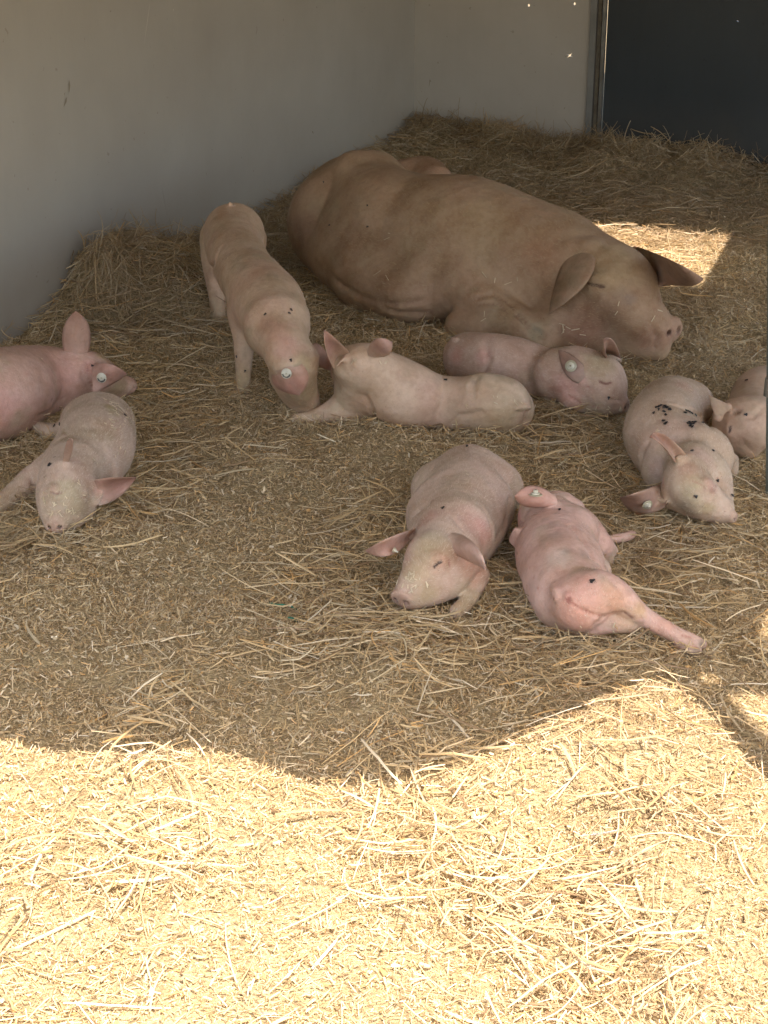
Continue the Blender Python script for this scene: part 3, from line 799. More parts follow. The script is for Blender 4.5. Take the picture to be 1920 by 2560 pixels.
# --- the sow
c2 = crop(700, 340, .63894); c2k = .63894
headdir(c2, (250, 260), (1400, 700))
def e6(x, y):   # sow-head close-up pixels -> c2 pixels
    return ((1200 + x * .33755 - 700) / c2k, (560 + y * .33755 - 340) / c2k)
G_sow, R_sow = pig('sow', c2, c2k, 'huge tan brown sow asleep on her side at the back of the pen', 'sow', (0.385, 0.275, 0.185),
    [(0.08, (215, 300, 165, .23), (300, 265, 185, .24), (430, 345, 212, .24), (560, 395, 236, .22), (720, 425, 258, .22), (900, 470, 238, .21), (1060, 510, 205, .20)),
     (0.12, (130, 370, 80, .14), (230, 480, 110, .12), (370, 570, 100, .08)),
     (0.10, (330, 560, 100, .10), (480, 625, 98, .09), (600, 610, 118, .10)),
     (0.09, (285, 118, 48, .40), (370, 135, 60, .38)),
     (0.06, (760, 600, 130, .13), (830, 690, 95, .09), (930, 750, 75, .07), (1020, 795, 55, .05)),
     (0.03, (700, 740, 55, .05), (790, 760, 50, .05)),
     (0.07, (1060, 520, 200, .20), (1210, 570, 185, .19), (1300, 610, 160, .18)),
     (0.05, (1300, 610, 160, .18), (1390, 692, 108, .15), (1450, 726, 76, .13), (1496, 748, 52, .115)),
     (0.05, (1150, 720, 130, .09), (1270, 770, 92, .07), (1395, 808, 70, .055), (1476, 832, 47, .046))],
    h=0.0065, zf=.95, mat=M_SOW, hair=26000, hairlen=0.02, haircol=(0.42, 0.31, 0.18), pink=(0.42, 0.235, 0.16),
    discs=[(1526, 758, 62, (0.50, -0.85, -0.10), 0.018, .108, .92)],
    feats=[('add', .02, 26, [e6(840, 415), e6(920, 405)], 0.3),
           ('add', .02, 20, [e6(830, 500), e6(900, 520)], 0.6),
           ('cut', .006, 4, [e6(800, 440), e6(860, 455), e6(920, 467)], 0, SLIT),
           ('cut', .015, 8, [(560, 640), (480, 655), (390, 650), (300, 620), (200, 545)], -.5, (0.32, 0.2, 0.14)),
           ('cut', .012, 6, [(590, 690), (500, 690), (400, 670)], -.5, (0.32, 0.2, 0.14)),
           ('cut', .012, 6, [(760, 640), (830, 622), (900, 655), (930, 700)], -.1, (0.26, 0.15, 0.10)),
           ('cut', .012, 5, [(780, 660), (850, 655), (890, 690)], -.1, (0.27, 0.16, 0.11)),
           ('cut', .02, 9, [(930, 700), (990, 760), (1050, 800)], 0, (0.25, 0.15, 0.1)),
           ('cut', .01, 5, [(1130, 690), (1060, 640)], 0), 
           ('cut', .012, 5, [e6(1280, 760), e6(1300, 830), e6(1290, 900)], -.5)],
    ears=[dict(p=[(1118, 436), (1078, 570), (1046, 690), (1206, 562), (1222, 420)], z=[None, ('s', .03), ('s', .05), ('s', .035), None], cup=0.014, curl=.01, thick=0.014, sink=.02, col=(0.36, 0.25, 0.175)),
          dict(p=[(1385, 430), (1520, 482), (1655, 556), (1530, 578), (1408, 590)], z=[None, .34, .27, .22, None], cup=0.03, thick=0.014, sink=.03, col=(0.36, 0.23, 0.18))],
    spots=[(1370, 640, 26, GREY, .6), (1330, 620, 30, GREY, .3), (1040, 460, 90, (0.42, 0.25, 0.17), .45), (940, 480, 120, (0.40, 0.25, 0.17), .25), (560, 640, 90, (0.36, 0.21, 0.15), .3),
           (400, 580, 90, (0.36, 0.22, 0.15), .3), (800, 450, 60, (0.32, 0.24, 0.15), .35), (780, 340, 130, (0.40, 0.31, 0.19), .4), (1250, 700, 110, (0.27, 0.17, 0.12), .6), (1000, 770, 40, (0.3, 0.27, 0.19), .7),
           (1180, 780, 100, (0.36, 0.2, 0.14), .6), (1440, 800, 60, (0.36, 0.2, 0.15), .5), (90, 380, 80, (0.28, 0.17, 0.13), .6), (300, 150, 90, (0.50, 0.36, 0.26), .5), (1300, 500, 120, (0.42, 0.32, 0.19), .5)],
    bottom=-0.05, seed=3)
# --- the animal hidden behind her hips
headdir(c2, (640, 150), (480, 100))
G_j, R_j = pig('piglet', c2, c2k, 'reddish brown rump of a pig lying hidden behind the back of the sow', 'pig', (0.42, 0.27, 0.18),
    [(0.04, (470, 175, 78, None), (560, 168, 86, None), (600, 190, 80, None))], h=0.006, mat=M_SOW, hair=1500, seed=4, group=GP)

# --- front piglet, facing the camera
c5 = crop(900, 1080, .30139); c5k = .30139
def f5(x, y): return (x * .20494 / .30139, (1280 + y * .20494 - 1080) / .30139)   # head close-up -> c5
headdir(c5, (900, 400), (430, 1300))
G_a, R_a = pig('piglet', c5, c5k, 'front piglet lying on its belly facing the viewer with crumbs on its snout', 'piglet', BASE,
    [(0.035, (900, 400, 290, None), (840, 620, 330, .088), (780, 850, 290, .09)),
     (0.03, (660, 480, 235, None)), (0.03, (1115, 480, 235, None)),
     (0.035, (660, 700, 270, None), (700, 820, 270, None)), (0.035, (1000, 640, 275, None), (880, 900, 240, None)),
     (0.03, (780, 850, 285, .095), (690, 960, 245, .10), (600, 1060, 205, .10)),
     (0.025, (800, 1070, 215, .08), (700, 1180, 175, .075)),
     (0.022, (600, 1065, 205, .10), (505, 1205, 165, .08), (405, 1325, 116, .06)),
     (0.02, (720, 1190, 182, .07), (580, 1300, 138, .055), (450, 1370, 96, .045)),
     (0.008, (985, 1190, 92, .045), (940, 1310, 74, .034), (880, 1410, 66, .028), (800, 1490, 60, .022))],
    h=0.0035, hair=16000, hairlen=.011,
    discs=[(352, 1385, 112, (-0.45, -0.72, -0.5), 0.010, .050, .86)],
    feats=[('add', .012, 45, [f5(880, 540), f5(1000, 540)], .3), ('add', .012, 36, [f5(930, 700), f5(1010, 690)], .5),
           ('cut', .003, 7, [f5(905, 672), f5(925, 652), f5(945, 632), f5(970, 616), f5(990, 608)], -.1, SLIT),
           ('cut', .004, 9, [f5(880, 520), f5(960, 490), f5(1060, 510)], -.4),
           ('cut', .004, 8, [f5(1085, 590), f5(1090, 660)], -.3, DARKP),
           ('cut', .004, 7, [f5(480, 920), f5(560, 930), f5(640, 970)], -.3), ('cut', .004, 7, [f5(520, 960), f5(620, 1010), f5(680, 1070)], -.3),
           ('cut', .01, 16, [(560, 600), (430, 700), (380, 760)], -.4), ('cut', .012, 16, [(1240, 560), (1210, 760), (1130, 900)], -.4),
           ('cut', .01, 12, [(1000, 600), (1080, 740), (1110, 900)], -.5), ('cut', .008, 9, [(760, 700), (850, 820), (900, 900)], -.6),
           ('cut', .01, 12, [(560, 590), (480, 660)], -.3)],
    ears=[dict(p=[(455, 790), (235, 880), (45, 985), (225, 1030), (420, 905)], z=[None, .165, .10, .115, None], cup=-0.014, thick=0.008, col=(0.62, 0.36, 0.31)),
          dict(p=[(740, 958), (850, 1040), (1022, 1118), (972, 955), (850, 830)], z=[None, ('s', .018), .145, .175, None], cup=0.020, thick=0.010, col=(0.66, 0.42, 0.36), curl=.01)],
    tags=[(0, 262, 968, 24, 'stud', .0)],
    spots=[(900, 1100, 150, (0.60, 0.33, 0.22), .6), (1000, 1130, 110, (0.55, 0.28, 0.19), .5), (660, 1060, 90, (0.62, 0.36, 0.25), .5), (600, 880, 130, (0.52, 0.45, 0.31), .6), (520, 1000, 120, (0.52, 0.44, 0.29), .6),
           (450, 1180, 120, TAN, .6), (560, 1350, 120, (0.45, 0.35, 0.2), .7), (560, 720, 120, PINK, .45), (950, 780, 160, PINK, .5), (880, 650, 120, (0.62, 0.40, 0.34), .4), (1050, 850, 130, PINK, .45),
           (1050, 180, 14, GREY, .6), (690, 430, 12, GREY, .4), (1060, 430, 16, GREY, .4), (900, 1350, 120, (0.48, 0.38, 0.24), .6), (850, 1450, 120, (0.42, 0.33, 0.2), .7), (910, 1000, 110, (0.55, 0.28, 0.2), .4)],
    seed=11, group=GP)

# --- piglet on its side, rump to the viewer
c6 = crop(1240, 1180, .33755); c6k = .33755
headdir(c6, (560, 950), (380, 250))
G_b, R_b = pig('piglet', c6, c6k, 'very pink piglet stretched on its side with its rump and hind trotter towards the viewer', 'piglet', (0.66, 0.45, 0.38),
    [(0.035, (560, 905, 292, None), (500, 760, 300, None), (445, 600, 290, None), (420, 450, 240, None), (380, 350, 190, .10)),
     (0.03, (640, 960, 215, .10), (760, 900, 170, .12), (900, 930, 120, .11), (1010, 1010, 88, .09), (1120, 1085, 70, .065), (1260, 1165, 62, .045), (1380, 1235, 60, .03), (1420, 1260, 52, .025)),
     (0.01, (1400, 1235, 50, .030), (1470, 1248, 42, .028), (1525, 1275, 36, .020)),
     (0.006, (1370, 1270, 48, .022), (1440, 1312, 40, .018), (1495, 1325, 32, .014)),
     (0.006, (1310, 1240, 25, .02), (1385, 1292, 15, .012)),
     (0.008, (620, 1080, 130, .05), (740, 1112, 98, .055), (860, 1112, 82, .06), (980, 1112, 76, .055), (1050, 1112, 60, .045)),
     (0.03, (560, 440, 190, .10), (650, 420, 125, .08), (760, 530, 95, .06), (850, 585, 50, .03)),
     (0.02, (640, 700, 180, .08), (740, 740, 110, .06)),
     (0.015, (800, 500, 30, .03), (900, 492, 34, .03), (960, 480, 36, .025), (1010, 462, 32, .02)),
     (0.015, (780, 650, 30, .02), (840, 660, 34, .018)),
     (0.03, (400, 330, 130, .12), (300, 320, 110, .10), (450, 260, 120, .09), (560, 290, 100, .08)),
     (0.012, (150, 430, 26, .12), (140, 500, 44, .09))],
    h=0.0035, hair=15000, hairlen=.011, pink=(0.68, 0.36, 0.31),
    feats=[('add', .012, 20, [(430, 850), (450, 890), (448, 925)], -.2), ('add', .004, 14, [(450, 900), (475, 930), (440, 945)], -.6),
           ('add', .008, 40, [(535, 925)], .6), ('cut', .004, 20, [(540, 945)], -.2, (0.32, 0.13, 0.10)), ('add', .003, 12, [(535, 940)], .0),
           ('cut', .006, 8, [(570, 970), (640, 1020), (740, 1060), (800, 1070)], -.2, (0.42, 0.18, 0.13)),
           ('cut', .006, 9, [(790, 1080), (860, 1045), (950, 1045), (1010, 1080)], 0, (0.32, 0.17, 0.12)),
           ('cut', .008, 10, [(730, 1190), (735, 1130), (780, 1085)], -.2, (0.40, 0.2, 0.14)),
           ('cut', .012, 14, [(560, 400), (640, 500), (720, 640), (800, 720)], -.4), ('cut', .006, 7, [(1460, 1290), (1490, 1300)], 0, DARKP),
           ('cut', .006, 8, [(1380, 1210), (1440, 1225)], -.2, DARKP), ('cut', .01, 9, [(850, 800), (930, 880), (960, 940)], -.5)],
    ears=[dict(p=[(420, 165), (265, 100), (140, 175), (225, 255), (430, 250)], z=[.185, .215, .20, .165, .16], cup=0.022, thick=0.008, col=(0.60, 0.33, 0.28))],
    tags=[(0, 290, 190, 52, 'stud', .0, (0.05, 0.12, 1.0))],
    spots=[(700, 950, 170, (0.70, 0.38, 0.28), .55), (560, 1080, 150, (0.66, 0.34, 0.25), .6), (600, 820, 130, (0.68, 0.40, 0.35), .5), (900, 960, 110, (0.66, 0.38, 0.24), .6), (1250, 1160, 110, (0.60, 0.33, 0.24), .6),
           (1070, 1010, 60, (0.62, 0.40, 0.22), .7), (1440, 1250, 60, (0.50, 0.32, 0.23), .6), (1525, 1275, 34, (0.30, 0.23, 0.16), .8), (1490, 1325, 34, (0.30, 0.23, 0.16), .8), (520, 590, 50, GREY, .6), (660, 620, 60, GREY, .45), (450, 470, 70, GREY, .4), (420, 390, 60, GREY, .35),
           (370, 350, 40, GREY, .3), (280, 780, 14, DARKP, .6), (310, 860, 14, DARKP, .6), (250, 710, 10, DARKP, .6), (430, 815, 12, DARKP, .6), (610, 790, 14, DARKP, .5), (430, 940, 12, (.2, .08, .05), .8),
           (545, 965, 22, (.2, .08, .05), .8), (535, 925, 50, (.55, .28, .22), .5), (170, 340, 60, PINK, .6), (950, 1110, 80, (0.6, .4, .25), .5), (480, 640, 120, (0.72, .6, .52), .6)],
    seed=12, group=GP)

# --- right piglet with the flies
c7 = crop(1500, 880, .25317); c7k = .25317
headdir(c7, (700, 500), (1100, 1450))
G_c, R_c = pig('piglet', c7, c7k, 'curled piglet on the right with one ear up and clusters of flies on its back', 'piglet', BASE2,
    [(0.04, (690, 600, 340, None), (610, 790, 370, None), (700, 960, 340, None)),
     (0.03, (880, 520, 235, .09)), (0.03, (700, 480, 225, .10)),
     (0.035, (700, 980, 310, None), (960, 1030, 320, .09), (1060, 1060, 245, .08)),
     (0.03, (680, 1130, 260, None), (620, 1200, 200, None)),
     (0.03, (900, 1150, 260, .095), (860, 1290, 225, .095), (960, 1400, 190, .085)),
     (0.022, (960, 1400, 185, .08), (1110, 1500, 140, .06), (1230, 1590, 88, .045), (1285, 1625, 62, .04)),
     (0.025, (1100, 1250, 200, .07), (1190, 1380, 120, .06), (1240, 1540, 80, .045)),
     (0.02, (760, 1420, 150, .06), (960, 1530, 110, .045), (1180, 1630, 60, .03)),
     (0.03, (1280, 1080, 90, .05), (1310, 1180, 60, .03))],
    h=0.0038, hair=13000, hairlen=.011,
    discs=[(1318, 1632, 60, (0.75, -0.64, -0.12), 0.008, .04, .9)],
    feats=[('cut', .004, 10, [(1160, 1250), (1150, 1310), (1120, 1370)], -.2, (.4, .22, .17)), ('add', .012, 50, [(1060, 1290), (1080, 1340)], .4),
           ('cut', .004, 8, [(920, 1270), (1000, 1310), (1040, 1370)], -.3, (.5, .3, .22)),
           ('cut', .01, 14, [(700, 520), (860, 570), (1000, 640), (1090, 740)], -.3), ('cut', .012, 14, [(400, 1150), (410, 1020), (480, 900)], -.4),
           ('cut', .008, 10, [(520, 1080), (660, 1020), (740, 1010)], -.4), ('cut', .01, 12, [(1300, 1210), (1300, 1330)], -.2),
           ('cut', .004, 8, [(1080, 1150), (1180, 1180), (1260, 1260)], -.4), ('cut', .004, 6, [(1130, 1600), (1240, 1570), (1300, 1580)], -.4)],
    ears=[dict(p=[(740, 1085), (610, 920), (455, 835), (620, 810), (880, 1010)], z=[None, .26, .285, .275, None], cup=0.014, thick=0.008, curl=.01, col=(0.52, 0.28, 0.24)),
          dict(p=[(600, 1310), (400, 1375), (195, 1436), (370, 1600), (640, 1530)], z=[None, .125, .085, .02, .06], rootr=.004, root=.3, cup=0.016, thick=0.008, col=(0.50, 0.30, 0.25))],
    tags=[(1, 455, 1490, 54, 'stud', .35)],
    spots=[(1100, 1300, 110, (0.60, 0.36, 0.30), .6), (880, 1300, 150, (0.60, 0.50, 0.32), .6), (900, 1480, 130, (0.50, 0.42, 0.26), .6), (850, 1170, 120, (0.56, 0.34, 0.24), .5), (760, 760, 200, (0.64, 0.42, 0.36), .4),
           (820, 330, 130, (0.60, 0.36, 0.30), .4), (860, 1560, 130, (0.34, 0.25, 0.17), .7), (560, 1120, 110, (0.55, 0.36, 0.32), .4), (1000, 1000, 160, (0.64, 0.42, 0.38), .4), (1100, 1370, 30, (.35, .2, .15), .6),
           (620, 1290, 60, PINK, .5), (1060, 1550, 70, TAN, .6)],
    seed=13, group=GP)

# --- far right piglet, cut by the frame
headdir(c7, (1600, 430), (1380, 900))
G_d, R_d = pig('piglet', c7, c7k, 'tan piglet dozing by the gate post at the right edge', 'piglet', (0.58, 0.43, 0.31),
    [(0.04, (1800, 400, 250, None), (1600, 430, 275, None), (1530, 600, 270, None), (1480, 720, 250, .1)),
     (0.03, (1480, 720, 240, .1), (1360, 760, 210, .09), (1440, 880, 150, .06), (1480, 960, 85, .04)),
     (0.03, (1350, 620, 140, .12), (1250, 600, 90, .12), (1210, 620, 70, .12)),
     (0.03, (1300, 700, 150, .1), (1225, 740, 118, .07))],
    h=0.004, hair=7000, seed=14, group=GP, haircol=(0.52, .41, .28),
    feats=[('add', .01, 45, [(1270, 720), (1275, 800)], .5), ('cut', .003, 8, [(1288, 735), (1287, 750), (1285, 765), (1278, 790)], 0, SLIT), ('cut', .01, 22, [(1335, 598), (1370, 585)], 0, (.22, .13, .08)),
           ('cut', .012, 14, [(1600, 560), (1500, 640), (1420, 640)], -.5), ('cut', .006, 8, [(1400, 860), (1440, 930), (1530, 1000)], -.3)],
    ears=[dict(p=[(1150, 668), (1106, 548), (1076, 426), (1172, 470), (1275, 520)], z=[.14, .17, .20, .19, .165], rootr=.012, root=.1, cup=-0.004, thick=0.008, col=(0.54, 0.38, 0.29))],
    spots=[(1350, 590, 40, (.30, .18, .11), .6), (1420, 880, 70, (.36, .22, .15), .6), (1300, 640, 90, (.55, .38, .26), .4), (1500, 900, 130, (.38, .26, .18), .6)])

# --- piglet in front of the sow, tag in its ear
c4 = crop(740, 780, .5425); c4k = .5425
headdir(c4, (800, 210), (1400, 380))
G_e, R_e = pig('piglet', c4, c4k, 'piglet stretched out directly in front of the sow with a round tag inside its ear', 'piglet', (0.55, 0.40, 0.31),
    [(0.035, (800, 215, 120, None), (900, 235, 132, None), (1010, 255, 132, None), (1130, 285, 118, None), (1200, 295, 112, None)),
     (0.025, (1210, 290, 122, .09), (1300, 290, 128, .10), (1400, 320, 118, .09)),
     (0.02, (1400, 330, 112, .08), (1440, 390, 78, .06), (1492, 425, 44, .04)),
     (0.02, (1280, 390, 62, .05), (1350, 430, 40, .03), (1420, 440, 34, .03))],
    h=0.0042, hair=9000, seed=15, group=GP,
    discs=[(1515, 432, 36, (0.85, -0.5, -0.1), 0.007, .045, 1.0)],
    feats=[('cut', .004, 5, [(1330, 300), (1310, 330), (1350, 345)], 0, DARKP), ('cut', .003, 4.5, [(1400, 322), (1425, 330), (1450, 326)], 0, (.25, .12, .09)), ('add', .008, 16, [(1425, 305)], .3),
           ('cut', .016, 7, [(870, 150), (890, 220), (860, 290)], -.8), ('cut', .004, 5, [(1260, 385), (1310, 420), (1390, 440)], -.2, DARKP),
           ('add', .006, 9, [(745, 128), (722, 128)], -.6), ('cut', .004, 4, [(1440, 400), (1500, 410)], -.2)],
    ears=[dict(p=[(1348, 268), (1275, 200), (1210, 176), (1243, 288), (1322, 335)], z=[None, ('s', .012), ('s', .022), ('s', .010), None], cup=0.010, thick=0.007, sink=.004, col=(0.36, 0.21, 0.17)),
          dict(p=[(1440, 205), (1420, 160), (1425, 128), (1465, 135), (1500, 225)], z=[None, .22, .235, .235, None], cup=0.008, thick=0.007, col=(0.56, 0.33, 0.27))],
    tags=[(0, 1268, 250, 27, 'stud', .4)],
    spots=[(860, 200, 40, PINK, .5), (740, 200, 40, PINK, .5), (1250, 360, 70, PINK, .5), (1050, 220, 90, (0.50, .33, .25), .4), (1480, 400, 60, (.34, .22, .16), .6), (1400, 250, 80, (.46, .36, .22), .5), (1190, 360, 30, (.4, .22, .16), .6)])
# ear E shade side
# --- middle piglet, looking away
headdir(c4, (980, 440), (250, 240))
G_f, R_f = pig('piglet', c4, c4k, 'piglet lying in the middle with its back to the viewer and both ears pricked', 'piglet', (0.62, 0.47, 0.34),
    [(0.035, (985, 450, 108, None), (925, 435, 128, None), (800, 425, 122, None), (640, 410, 122, None), (500, 375, 150, .10), (400, 330, 145, .12), (335, 285, 126, .15), (300, 255, 100, .18), (262, 240, 82, .19)),
     (0.05, (860, 385, 88, .11), (960, 410, 90, .1)),
     (0.03, (400, 290, 100, .16), (340, 235, 82, .20), (300, 225, 72, .21)),
     (0.025, (300, 350, 120, .10), (260, 410, 90, .06), (180, 450, 55, .04), (80, 480, 32, .02), (0, 492, 22, .015)),
     (0.02, (240, 430, 60, .035), (370, 440, 70, .04)),
     (0.02, (262, 245, 72, .19), (222, 262, 54, .16), (205, 275, 45, .13))],
    h=0.004, hair=9000, seed=16, group=GP, haircol=(.58, .46, .33),
    feats=[('add', .008, 13, [(1015, 440), (1050, 435), (1070, 438)], -.5), ('cut', .006, 8, [(1060, 460), (1058, 500)], 0, (.3, .15, .11)), ('cut', .012, 9, [(320, 390), (350, 450), (390, 500)], -.2, (.45, .28, .2)),
           ('cut', .012, 8, [(710, 520), (760, 480), (850, 460)], -.5), ('cut', .02, 7, [(830, 300), (815, 340), (820, 380)], -.9)],
    ears=[dict(p=[(175, 262), (140, 180), (130, 82), (185, 125), (245, 185)], z=[.20, .27, .33, .30, None], rootr=.003, root=.05, cup=0.016, thick=0.007, col=(0.56, 0.31, 0.26)),
          dict(p=[(330, 158), (370, 123), (444, 138), (440, 180), (420, 200)], z=[None, .30, .29, .27, .25], cup=-0.008, thick=0.007, col=(0.56, 0.33, 0.28), sink=.02)],
    spots=[(1040, 490, 40, (.45, .26, .2), .5), (820, 325, 14, GREY, .4), (300, 420, 70, (.5, .33, .23), .5), (700, 430, 150, (.60, .40, .31), .3), (950, 500, 90, (.5, .4, .25), .5), (200, 420, 60, (.5, .38, .25), .5)])

# --- standing piglet
c1 = crop(460, 440, .36166); c1k = .36166
headdir(c1, (340, 400), (780, 1350))
G_g, R_g = pig('piglet', c1, c1k, 'piglet standing with its head down and a white round tag in its ear', 'piglet', (0.60, 0.44, 0.31),
    [(0.045, (345, 400, 205, .30), (345, 480, 195, .29), (410, 640, 195, .28), (510, 780, 218, .27), (590, 900, 240, .255), (640, 1030, 215, .245)),
     (0.04, (250, 430, 140, .25), (215, 600, 90, .18), (225, 780, 62, .10), (240, 960, 54, .03), (240, 1030, 50, .0)),
     (0.04, (460, 440, 110, .24), (470, 620, 70, .16), (470, 800, 52, .08)),
     (0.04, (440, 980, 130, .20), (420, 1120, 80, .15), (412, 1290, 58, .085), (408, 1440, 50, .03), (405, 1500, 52, .0)),
     (0.04, (760, 980, 110, .2), (700, 1150, 62, .12), (680, 1330, 48, .05), (680, 1420, 46, .02)),
     (0.04, (640, 1050, 185, .24), (700, 1180, 165, .22), (755, 1290, 150, .19)),
     (0.03, (765, 1300, 150, .18), (800, 1430, 118, .12), (850, 1540, 85, .06), (880, 1600, 70, .03)),
     (0.03, (700, 1380, 110, .13), (760, 1500, 95, .07), (830, 1590, 70, .03))],
    h=0.0045, hair=12000, seed=17, group=GP, haircol=(.56, .44, .31), bottom=-.02,
    feats=[('add', .006, 17, [(320, 205), (318, 180), (322, 155)], -.6), ('cut', .016, 10, [(205, 700), (215, 600), (250, 500)], -.8),
           
           ],
    ears=[dict(p=[(612, 1340), (630, 1452), (800, 1514), (862, 1395), (800, 1280)], z=[None, ('s', .024, .13), ('s', .04, .1), ('s', .026), None], cup=0.032, thick=0.008, col=(0.64, 0.33, 0.28), sink=.004),
          dict(p=[(880, 1185), (940, 1170), (1060, 1345), (960, 1330), (900, 1260)], z=[None, .20, .13, .13, None], cup=-0.012, thick=0.007, col=(0.55, 0.29, 0.24))],
    tags=[(0, 711, 1361, 36, 'print', .5)],
    spots=[(560, 1030, 70, (.45, .26, .19), .6), (640, 1080, 120, (.58, .34, .26), .6), (700, 1200, 110, (.58, .34, .28), .6), (420, 330, 120, (.60, .42, .28), .3), (620, 880, 140, (.62, .40, .31), .3), (180, 470, 90, (.58, .36, .29), .4),
           (420, 1000, 70, (.52, .32, .24), .5), (830, 1280, 70, (.46, .37, .23), .7), (850, 1500, 140, (.40, .30, .18), .7), (410, 1400, 70, (.48, .38, .22), .6), (240, 950, 70, (.46, .34, .22), .5), (560, 560, 90, (.52, .44, .27), .4)])

# --- pink piglet cut by the left edge
c3 = crop(0, 760, .28037); c3k = .28037
headdir(c3, (0, 800), (1100, 720))
G_h, R_h = pig('piglet', c3, c3k, 'pink piglet cut by the left edge with a white ear tag', 'piglet', (0.60, 0.40, 0.33),
    [(0.04, (-350, 880, 400, None), (-100, 830, 400, None), (80, 780, 380, None), (250, 712, 330, None), (420, 690, 275, .085)),
     (0.035, (420, 690, 270, .09), (600, 640, 225, .10), (780, 610, 190, .105), (900, 640, 140, .09)),
     (0.025, (880, 640, 130, .09), (1000, 700, 105, .065), (1110, 720, 82, .05), (1150, 728, 70, .048)),
     (0.025, (760, 730, 110, .05), (900, 770, 80, .04), (1080, 770, 55, .03))],
    h=0.004, hair=10000, seed=18, group=GP, pink=(.62, .30, .25),
    discs=[(1170, 728, 66, (0.93, -0.3, -0.1), 0.008, .048, .95)],
    feats=[('cut', .01, 10, [(780, 540), (770, 640), (830, 760)], -.2, DARKP), ('cut', .012, 12, [(560, 850), (450, 950), (330, 1000)], -.4), ('cut', .008, 8, [(740, 560), (730, 640), (780, 740)], -.3)],
    ears=[dict(p=[(590, 425), (562, 240), (678, 92), (800, 228), (785, 430)], z=[None, .235, .295, .235, None], cup=-0.02, thick=0.008, col=(0.48, 0.29, 0.235), sink=.014, curl=-.015),
          dict(p=[(850, 520), (985, 535), (1132, 622), (1000, 715), (835, 800)], z=[None, .165, .125, .10, .085], cup=-0.012, thick=0.007, col=(0.62, 0.35, 0.30))],
    tags=[(1, 920, 648, 46, 'print', .15)],
    spots=[(800, 560, 70, (.52, .26, .21), .6), (600, 600, 150, (.60, .34, .28), .5), (0, 900, 200, (.62, .34, .29), .5), (900, 460, 60, (.48, .40, .24), .7), (1050, 760, 110, (.38, .30, .18), .7), (330, 980, 130, (.45, .27, .21), .5),
           (460, 850, 16, (.3, .17, .12), .7), (240, 620, 30, (.55, .3, .25), .4)])

# --- left front piglet
headdir(c3, (880, 1000), (500, 1900))
G_i, R_i = pig('piglet', c3, c3k, 'greyish pink piglet lying flat at the left with straw crumbs on its rump and face', 'piglet', (0.58, 0.45, 0.36),
    [(0.04, (880, 1110, 315, None), (850, 1270, 340, None), (760, 1400, 320, None), (680, 1480, 270, .09)),
     (0.03, (760, 1060, 210, .085)), (0.03, (960, 1040, 190, .09)),
     (0.03, (620, 1450, 230, .08), (450, 1500, 150, .07)),
     (0.03, (860, 1480, 190, .07)),
     (0.03, (640, 1500, 250, .10), (580, 1610, 240, .10), (560, 1740, 205, .085)),
     (0.025, (560, 1740, 200, .08), (520, 1870, 145, .06), (500, 1940, 108, .05)),
     (0.025, (700, 1700, 170, .07), (720, 1810, 130, .05), (650, 1910, 90, .04)),
     (0.02, (420, 1520, 140, .06), (280, 1570, 115, .05), (140, 1680, 92, .035), (0, 1790, 78, .025), (-80, 1850, 60, .02)),
     (0.02, (620, 1110, 110, .045), (520, 1130, 72, .035), (400, 1120, 60, .03), (310, 1085, 45, .025), (270, 1075, 32, .02))],
    h=0.0035, hair=16000, seed=19, group=GP, hairlen=.012, pink=(.60, .38, .33),
    discs=[(500, 1968, 98, (-0.12, -0.98, -0.15), 0.010, .046, .8)],
    feats=[('add', .012, 42, [(480, 1640), (500, 1700)], .4), ('cut', .004, 9, [(455, 1680), (500, 1690), (540, 1680)], -.1, (.28, .17, .13)),
           ('add', .012, 36, [(760, 1690)], .5), ('cut', .004, 8, [(730, 1720), (780, 1725)], -.2, (.32, .2, .15)),
           ('cut', .01, 12, [(560, 1090), (600, 1160), (520, 1210)], -.4), ('cut', .01, 12, [(860, 1400), (1010, 1440), (1020, 1540)], -.4), ('cut', .01, 10, [(280, 1520), (300, 1640)], -.3),
           ('cut', .005, 8, [(420, 1890), (510, 1870), (590, 1900)], -.4)],
    ears=[dict(p=[(555, 1410), (575, 1290), (610, 1215), (650, 1235), (615, 1405)], z=[None, .215, .245, .245, None], cup=0.006, thick=0.010, col=(0.54, 0.35, 0.31), curl=.0),
          dict(p=[(850, 1560), (1010, 1548), (1215, 1545), (1070, 1715), (880, 1800)], z=[None, .135, .10, .06, .06], cup=0.020, thick=0.008, col=(0.58, 0.31, 0.26))],
    spots=[(980, 920, 60, (.46, .38, .2), .7), (1010, 960, 60, (.50, .42, .26), .5), (600, 1650, 130, (.48, .41, .26), .7), (700, 1800, 150, (.42, .34, .22), .7), (450, 1780, 120, (.42, .34, .23), .6), (480, 1630, 50, (.52, .33, .27), .5),
           (640, 1380, 80, (.58, .38, .34), .4), (450, 1430, 16, (.14, .09, .06), .9), (485, 1365, 13, (.14, .09, .06), .9), (400, 1540, 14, (.16, .11, .07), .8), (900, 1640, 80, PINK, .5), (130, 1680, 110, (.48, .38, .26), .5), (380, 1100, 100, (.5, .38, .28), .5)])

